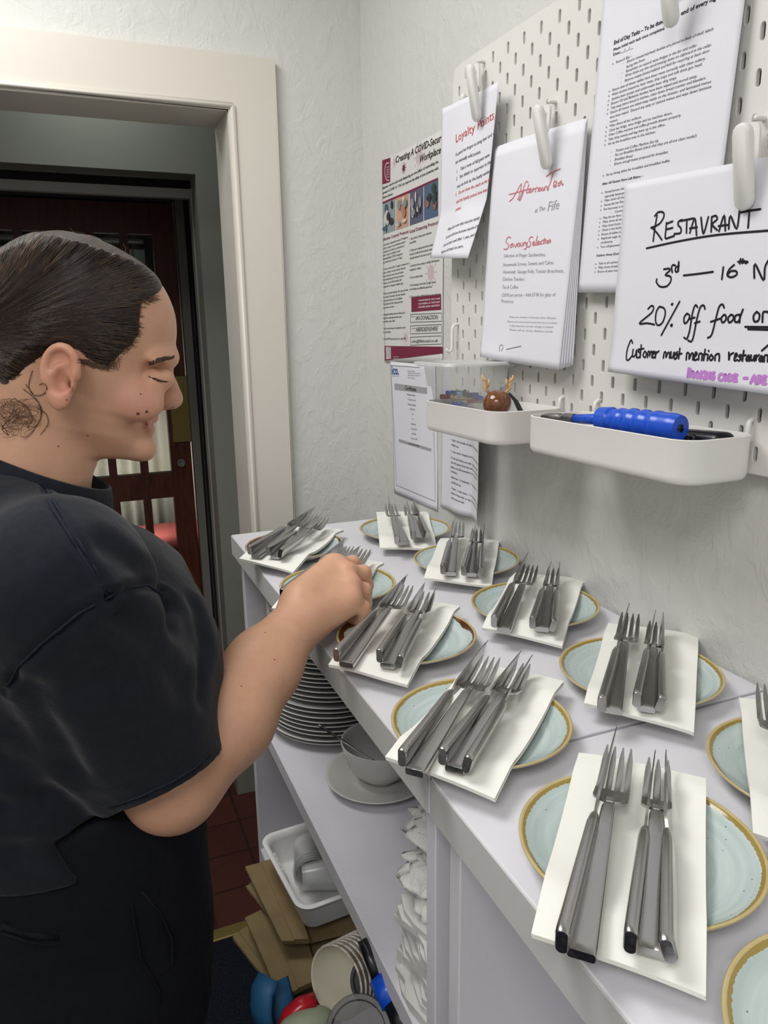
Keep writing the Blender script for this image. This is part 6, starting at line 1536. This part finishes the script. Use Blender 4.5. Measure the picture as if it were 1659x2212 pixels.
# loose strands: nape curls, flyaways, sideburn wisps
rr = random.Random(11)
def strand(mb, pts, r=.00035, lift=.0015, smooth=True):
    Q_ = []
    for i in range(len(pts) - 1):
        p0, p1, p2, p3 = [np.array(pts[max(0, min(len(pts) - 1, i + d))], float) for d in (-1, 0, 1, 2)]
        for t in (0, .25, .5, .75): Q_.append(.5 * ((2 * p1) + (p2 - p0) * t + (2 * p0 - 5 * p1 + 4 * p2 - p3) * t * t + (3 * p1 - p0 - 3 * p2 + p3) * t ** 3))
    Q_.append(np.array(pts[-1], float)); W = []; last = None
    for p in Q_:
        h = skin_hit(p[0], p[1], lift)
        if h is None: h = px(p[0], p[1], last) if last else on_y(HY - .02, *p)
        last = (h - CW) @ AX[2]; W.append(h)
    if len(W) > 1: mb.tube(W, [r] * (len(W) - 1) + [r * .3], 4, cap=False)
cu = MB()
for pts in [[(70, 800), (62, 830), (70, 852), (92, 852), (101, 838), (94, 828), (84, 832)], [(55, 830), (82, 868), (88, 900), (72, 930), (54, 946)], [(50, 840), (76, 862), (90, 885), (84, 912), (62, 930)], [(78, 880), (100, 895), (103, 918), (86, 940)],
            [(30, 860), (56, 878), (70, 905), (58, 925)], [(20, 905), (4, 925), (18, 940), (0, 910)]]:
    strand(cu, pts, .00040)
for i in range(70):
    x, y = rr.uniform(-5, 60), rr.uniform(868, 925); a = rr.uniform(0, 6.28); pts = [(x, y)]
    for k in range(5): a += rr.uniform(-1.1, 1.1); x += 11 * math.cos(a); y += 8 * math.sin(a); x = min(x, 84); y = min(max(y, 862), 945); pts.append((x, y))
    strand(cu, pts, .00020, .002 + rr.uniform(0, .004))
for i in range(26):
    x = rr.uniform(186, 262); y = 762 + (225 - x) * -.02 + rr.uniform(0, 14); strand(cu, [(x, y), (x + rr.uniform(-6, 4), y + 14), (x + rr.uniform(-14, 10), y + 26 + rr.uniform(-6, 6))], .0002)
for i in range(420):
    t = rr.random() * 10; k = int(t); xa = hair_line[1 + k][0] * (1 - t + k) + hair_line[2 + k][0] * (t - k); ya = hair_line[1 + k][1] * (1 - t + k) + hair_line[2 + k][1] * (t - k); x = xa + rr.uniform(-6, 4); y = ya + rr.uniform(-6, 6)
    strand(cu, [(x - 26, y - 6), (x - 8, y - 1.5), (x + rr.uniform(0, 14), y + rr.uniform(-1, 4))], .00016, .0008)
for a, b, c in (((125, 503), (128, 499), (138, 498)), ((150, 492), (158, 500), (168, 508)), ((266, 526), (271, 536), (272, 548)), ((245, 572), (246, 562), (268, 558))): 
    cu.tube([on_y(HY, *a), on_y(HY, *b), on_y(HY, *c)], .00022, 4, cap=False)
attach(cu.build('loose_hair', M_strand, smooth=True, fix=False))
# eyebrow and lashes
bw = MB()
for i in range(150):
    t = rr.random(); x = 324 + 50 * t; y = 786 - 13 * t - 6 * math.sin(t * PI) * .4 + rr.uniform(-1, 1) * (2.6 + 3.0 * math.sin(min(1, t * 1.3) * PI))
    strand(bw, [(x - 3.5, y + 1), (x, y - .2), (x + 3.5, y - 2.0 + rr.uniform(-1, 1))][::-1], .00034, .0006)
attach(bw.build('eyebrow', Mat('brow_hair', '55402F', .6).m, smooth=True, fix=False))
ls = MB()
for i in range(16):
    t = i / 15; x = 324 + 24 * t; y = 815 + 8.5 * t - 3 * math.sin(t * PI) * -.6; h = skin_hit(x, y, .0003)
    if h is None: continue
    L = .0055 + .003 * t
    ls.tube([h, h + np.array([.45 * L, -.45 * L, -.12 * L]), h + np.array([.95 * L, -.75 * L, -.02 * L])], [.00028, .00024, .00008], 4, cap=False)
strand(ls, [(321, 813), (328, 817), (336, 821), (345, 823), (350, 823)], .00055, .0003)
attach(ls.build('eyelashes', Mat('lash_hair', '1C1513', .6).m, smooth=True, fix=False))
# ---- t-shirt
M_cl = Mat('black_cotton_jersey', '1A1E26', .9, spec=.12, Sheen_Weight=.10); M_cl.b.inputs['Sheen Roughness'].default_value = .5
wv = M_cl.node('ShaderNodeTexWave', wave_type='BANDS', bands_direction='DIAGONAL'); wv.inputs['Scale'].default_value = 260; M_cl.l.new(M_cl.coord(), wv.inputs['Vector'])
nz = M_cl.noise(14, 4, .55); b1 = M_cl.bump(nz, .35, .012)
M_cl.bump(M_cl.math('MULTIPLY', wv.outputs[0], 1.0), .10, .0006, b1); M_cl.color(M_cl.mix(M_cl.noise(90, 3), '14171E', '1E222B')); M_shirt = M_cl.m
sf = Field((-1.10, -1.0, TZ - .40), (-.38, -.30, TZ + .34), .0034)
def ty(x, y, Y=HY): return on_y(Y, x, y)
# torso: stacked sections (front photo x at height y; fore-aft radius; half width)
_fr = [(1060, 30, -70, .050), (1110, 150, -100, .072), (1160, 256, -125, .125), (1210, 342, -140, .160), (1270, 408, -150, .176), (1350, 432, -150, .180), (1480, 436, -150, .172), (1600, 450, -145, .168), (1700, 462, -140, .171)]
secs = [((a + b) / 2, y, (a - b) / 2 * .000478, w) for y, a, b, w in _fr]
def torso_fn(secs, grow=0.0, sway=lambda z: 0):
    C = [ty(x, y) for x, y, a, b in secs]; zs = np.array([c[2] for c in C])[::-1]; xs = np.array([c[0] for c in C])[::-1]; A_ = np.array([s[2] for s in secs])[::-1]; B_ = np.array([s[3] for s in secs])[::-1]
    def f(X, Y, Z):
        z = np.clip(Z, zs[0], zs[-1]); cx = np.interp(z, zs, xs); a = np.interp(z, zs, A_) + grow; b = np.interp(z, zs, B_) + grow
        e = 2.4; r = ((np.abs(X - cx) / a) ** e + (np.abs(Y - HY - .0) / b) ** e) ** (1 / e)
        d = (r - 1) * np.minimum(a, b); return np.maximum(d, np.maximum(zs[0] - Z, Z - zs[-1]))
    return f
sf.fn(sf.lo, sf.lo + sf.h * sf.n, torso_fn(secs), 0)
for q in (-1, 1):
    sf.ellip(ty(372, 1375, HY) + np.array([-.035, q * .085, 0]), (.072, .076, .085), k=.05)      # chest
    sf.cone(ty(8, 1092, HY) + np.array([0, q * .05, 0]), ty(75, 1222, HY) + np.array([-.05 * (q > 0), q * .150, -.05 * (q > 0)]), .042, .052, .04)
SLv = EL - SH; SLu = SLv / np.linalg.norm(SLv)
SE = W3(352, 1672, .725)
sf.cone(SH + np.array([0, .01, 0]), SE, .071, .061, .03)
sf.cone(SH + np.array([.0, .03, .0]), SH + np.array([-.02, .1, -.01]), .066, .072, .03)
sf.ellip(ty(110, 1215) + np.array([0.0, 0, 0]), (.075, .10, .045), k=.04)
# cut the sleeve square at its hem, and hollow it
hem_p = W3(348, 1700, .70); hem_n = np.cross(W3(462, 1640, .715) - W3(236, 1766, .665), AX[2]); hem_n /= np.linalg.norm(hem_n); hem_n = hem_n if hem_n @ SLu > 0 else -hem_n
hem_p = (W3(462, 1642, .715) + W3(236, 1766, .665)) / 2
def hemcut(X, Y, Z): return -((X - hem_p[0]) * hem_n[0] + (Y - hem_p[1]) * hem_n[1] + (Z - hem_p[2]) * hem_n[2])
lo = np.minimum(hem_p, EL) - .14; hi = np.maximum(hem_p, EL) + .10; hi[0] = -.36; hi[1] = -.62
sf.fn(lo, hi, lambda X, Y, Z: np.maximum(hemcut(X, Y, Z) * -1 * -1, np.sqrt((X - EL[0]) ** 2 + (Y - EL[1]) ** 2 + (Z - EL[2]) ** 2) - .115) , 0.004, 's')
sf.cone(SH * .1 + SE * .9, SE + SLu * .05, .054, .060, .004, 's')
# neck opening
nc = ty(84, 1042); nu = np.array([math.sin(.58), 0, math.cos(.58)])
sf.cone(nc - nu * .03, nc + nu * .16, .058, .066, .006, 's')
# folds
def fold(pts, r, k, op, lift=0):
    P = [W3(*p) for p in pts]
    for a, b in zip(P, P[1:]): sf.cone(a, b, r, r, k, op)
fold([(335, 1262, .70), (352, 1300, .68), (368, 1345, .66)], .006, .02, 's'); fold([(305, 1450, .60), (380, 1560, .63), (430, 1600, .66)], .006, .02, 's')
V, Q = sf.nets(); V = relax(V, Q, 3, .5)
# soft creases: shift along the normal
def vnormals(V, Q):
    n = np.cross(V[Q[:, 2]] - V[Q[:, 0]], V[Q[:, 3]] - V[Q[:, 1]]); N = np.zeros_like(V)
    for k in range(4):
        for c in range(3): N[:, c] += np.bincount(Q[:, k], n[:, c], len(V))
    return N / (np.linalg.norm(N, axis=1)[:, None] + 1e-12)
N = vnormals(V, Q)
d = V - CW; kz = d @ AX[2]; ux = d @ AX[0] / kz * F_PX + 829.5; uy = d @ AX[1] / kz * F_PX + 1106
sh = np.zeros(len(V))
def crease(pts, w, dep):
    P = np.array([W3(*p) for p in pts]); best = np.full(len(V), 9.)
    for a, b in zip(P, P[1:]):
        e = b - a; t = np.clip(((V - a) @ e) / (e @ e), 0, 1); best = np.minimum(best, np.linalg.norm(V - a - t[:, None] * e, axis=1))
    sh_ = -dep * np.exp(-(best / w) ** 2) + dep * .55 * np.exp(-((best - 1.7 * w) / w) ** 2); return sh_
def hitS(x, y):
    r = _r(x, y); t = np.arange(.4, 1.2, .001); P = CW + t[:, None] * r; ii = np.round((P - sf.lo) / sf.h).astype(int); ok = ((ii >= 0) & (ii < sf.n)).all(1)
    val = np.full(len(t), 1.0); val[ok] = sf.F[tuple(ii[ok].T)]; return t[np.argmax(val < 0)] if (val < 0).any() else .7
cr = lambda L, w, dp: crease([(x, y, hitS(x, y)) for x, y in L], w, dp)
for L, w, dp in [([(235, 1290), (270, 1270), (320, 1262), (350, 1280)], .0045, .0026), ([(235, 1288), (170, 1325), (90, 1390), (40, 1440), (12, 1490)], .0045, .0026), ([(78, 1030), (115, 1100), (165, 1180), (215, 1260), (235, 1290)], .0042, .0022),
                 ([(225, 1180), (300, 1240), (360, 1310)], .012, .004), ([(260, 1330), (330, 1400), (390, 1490)], .014, .004), ([(60, 1480), (110, 1560), (160, 1660)], .014, .005), ([(420, 1310), (440, 1400), (430, 1500)], .012, .004), ([(120, 1500), (220, 1450), (300, 1460)], .016, .003),
                 ([(20, 1740), (130, 1720), (230, 1790)], .014, .005), ([(0, 1640), (90, 1700)], .014, .004), ([(238, 1745), (330, 1715), (400, 1680), (460, 1618)], .0022, .0009), ([(40, 1840), (160, 1800), (300, 1830)], .014, .004)]:
    sh += cr(L, w, dp)
V = V + N * sh[:, None]
shirt = attach(np_mesh('t_shirt', V, Q, M_shirt))
# ribbed collar
cm = MB(); ring_ = []
e1 = np.cross(nu, [0, 1., 0]); e1 /= np.linalg.norm(e1); e2 = np.array([0, 1., 0])
for j in range(49):
    t = 2 * PI * j / 48; c_ = nc + nu * (.004 + .016 * math.cos(t) * -1 * .6) + e1 * (math.cos(t) * .0645) + e2 * (math.sin(t) * .063); ring_.append(c_)
v = []; f = []
for j in range(48):
    t = 2 * PI * j / 48; c_ = ring_[j]; o2 = e1 * math.cos(t) + e2 * math.sin(t)
    for a, b in ((.010, -.012), (.0125, -.006), (.006, .006), (.0005, .014), (-.0025, .0145), (-.003, .012), (.002, .000), (.006, -.012)): v.append(c_ + o2 * a + nu * b)
for j in range(48):
    for i in range(8): f.append((j * 8 + i, j * 8 + (i + 1) % 8, ((j + 1) % 48) * 8 + (i + 1) % 8, ((j + 1) % 48) * 8 + i))
cm.add(v, f); cm.build('collar', M_shirt, shirt, smooth=True)
M_seam = Mat('shirt_stitching', '252A34', .9, spec=.1).m
for L in ([(78, 1034), (115, 1100), (165, 1180), (215, 1262), (235, 1290)], [(86, 1028), (124, 1096), (174, 1176), (224, 1258), (242, 1284)], [(350, 1284), (320, 1264), (270, 1270), (235, 1290), (170, 1325), (90, 1390), (40, 1440), (12, 1490)], [(240, 1742), (300, 1722), (370, 1690), (420, 1660), (456, 1626)]):
    D_ = []
    for (xa, ya), (xb, yb) in zip(L, L[1:]):
        for t in np.linspace(0, 1, 8)[:-1]:
            x = xa * (1 - t) + xb * t; y = ya * (1 - t) + yb * t; D_.append(px(x, y, hitS(x, y)) - _r(x, y) * .0014)
    sm = MB().tube(D_, .0011, 6).build('seam', M_seam, shirt, smooth=True)
# ---- trousers
M_tr = Mat('black_cotton_twill', '0D1018', .8, spec=.2); M_tr.bump(M_tr.noise(12, 4), .5, .012); M_trs = M_tr.m
tf = Field((-1.12, -.90, 0.03), (-.40, -.28, TZ - .03), .007)
tsec = [(155, 1610, .139, .160), (160, 1700, .142, .166), (168, 1880, .146, .172), (172, 1980, .152, .184), (172, 2120, .152, .185), (168, 2260, .137, .175)]
tf.fn(tf.lo, tf.lo + tf.h * tf.n, torso_fn(tsec), 0)
hx = ty(190, 2100)
for q in (-1, 1):
    A_ = np.array([hx[0] - .01, HY + q * .085, hx[2] - .03]); K_ = np.array([hx[0] + .0, HY + q * .095, .50]); F_ = np.array([hx[0] - .04, HY + q * .10, .06])
    tf.chain([A_, K_, F_], [.105, .078, .065], .04)
V, Q = tf.nets(); V = relax(V, Q, 2, .5); tr = attach(np_mesh('trousers', V, Q, M_trs))
pk_ = MB()
def hitT(x, y, l=.001):
    r = _r(x, y); t = np.arange(.4, 1.2, .001); P = CW + t[:, None] * r; ii = np.round((P - tf.lo) / tf.h).astype(int); ok = ((ii >= 0) & (ii < tf.n)).all(1)
    val = np.full(len(t), 1.0); val[ok] = tf.F[tuple(ii[ok].T)]; k = np.argmax(val < 0); return P[k] - r * l
pk_.tube([hitT(x, y) for x, y in ((2, 1998), (40, 2012), (90, 2022), (128, 2024))], .0035, 6); pk_.tube([hitT(x, y) for x, y in ((2, 2014), (50, 2032), (100, 2042), (128, 2040), (134, 2018))], .0018, 6)
pk_.tube([hitT(x, y) for x, y in ((306, 1925), (345, 1970), (372, 2030), (372, 2080), (350, 2105), (322, 2085))], .0016, 6); pk_.tube([hitT(x, y) for x, y in ((280, 1925), (290, 1990), (305, 2070), (345, 2140), (350, 2190))], .0010, 6)
pk_.build('pocket_welts', M_trs, tr, smooth=True)
sh_ = MB()
for q in (-1, 1):
    c0 = hx[0] - .03; sh_.sphere((c0 + .06, HY + q * .10, .038), (.135, .048, .038), 12)
    sh_.box((c0 - .06, HY + q * .10 - .042, 0), (c0 + .18, HY + q * .10 + .042, .02), r=.008)
o = sh_.build('shoes', M_blackp, smooth=True); attach(o)
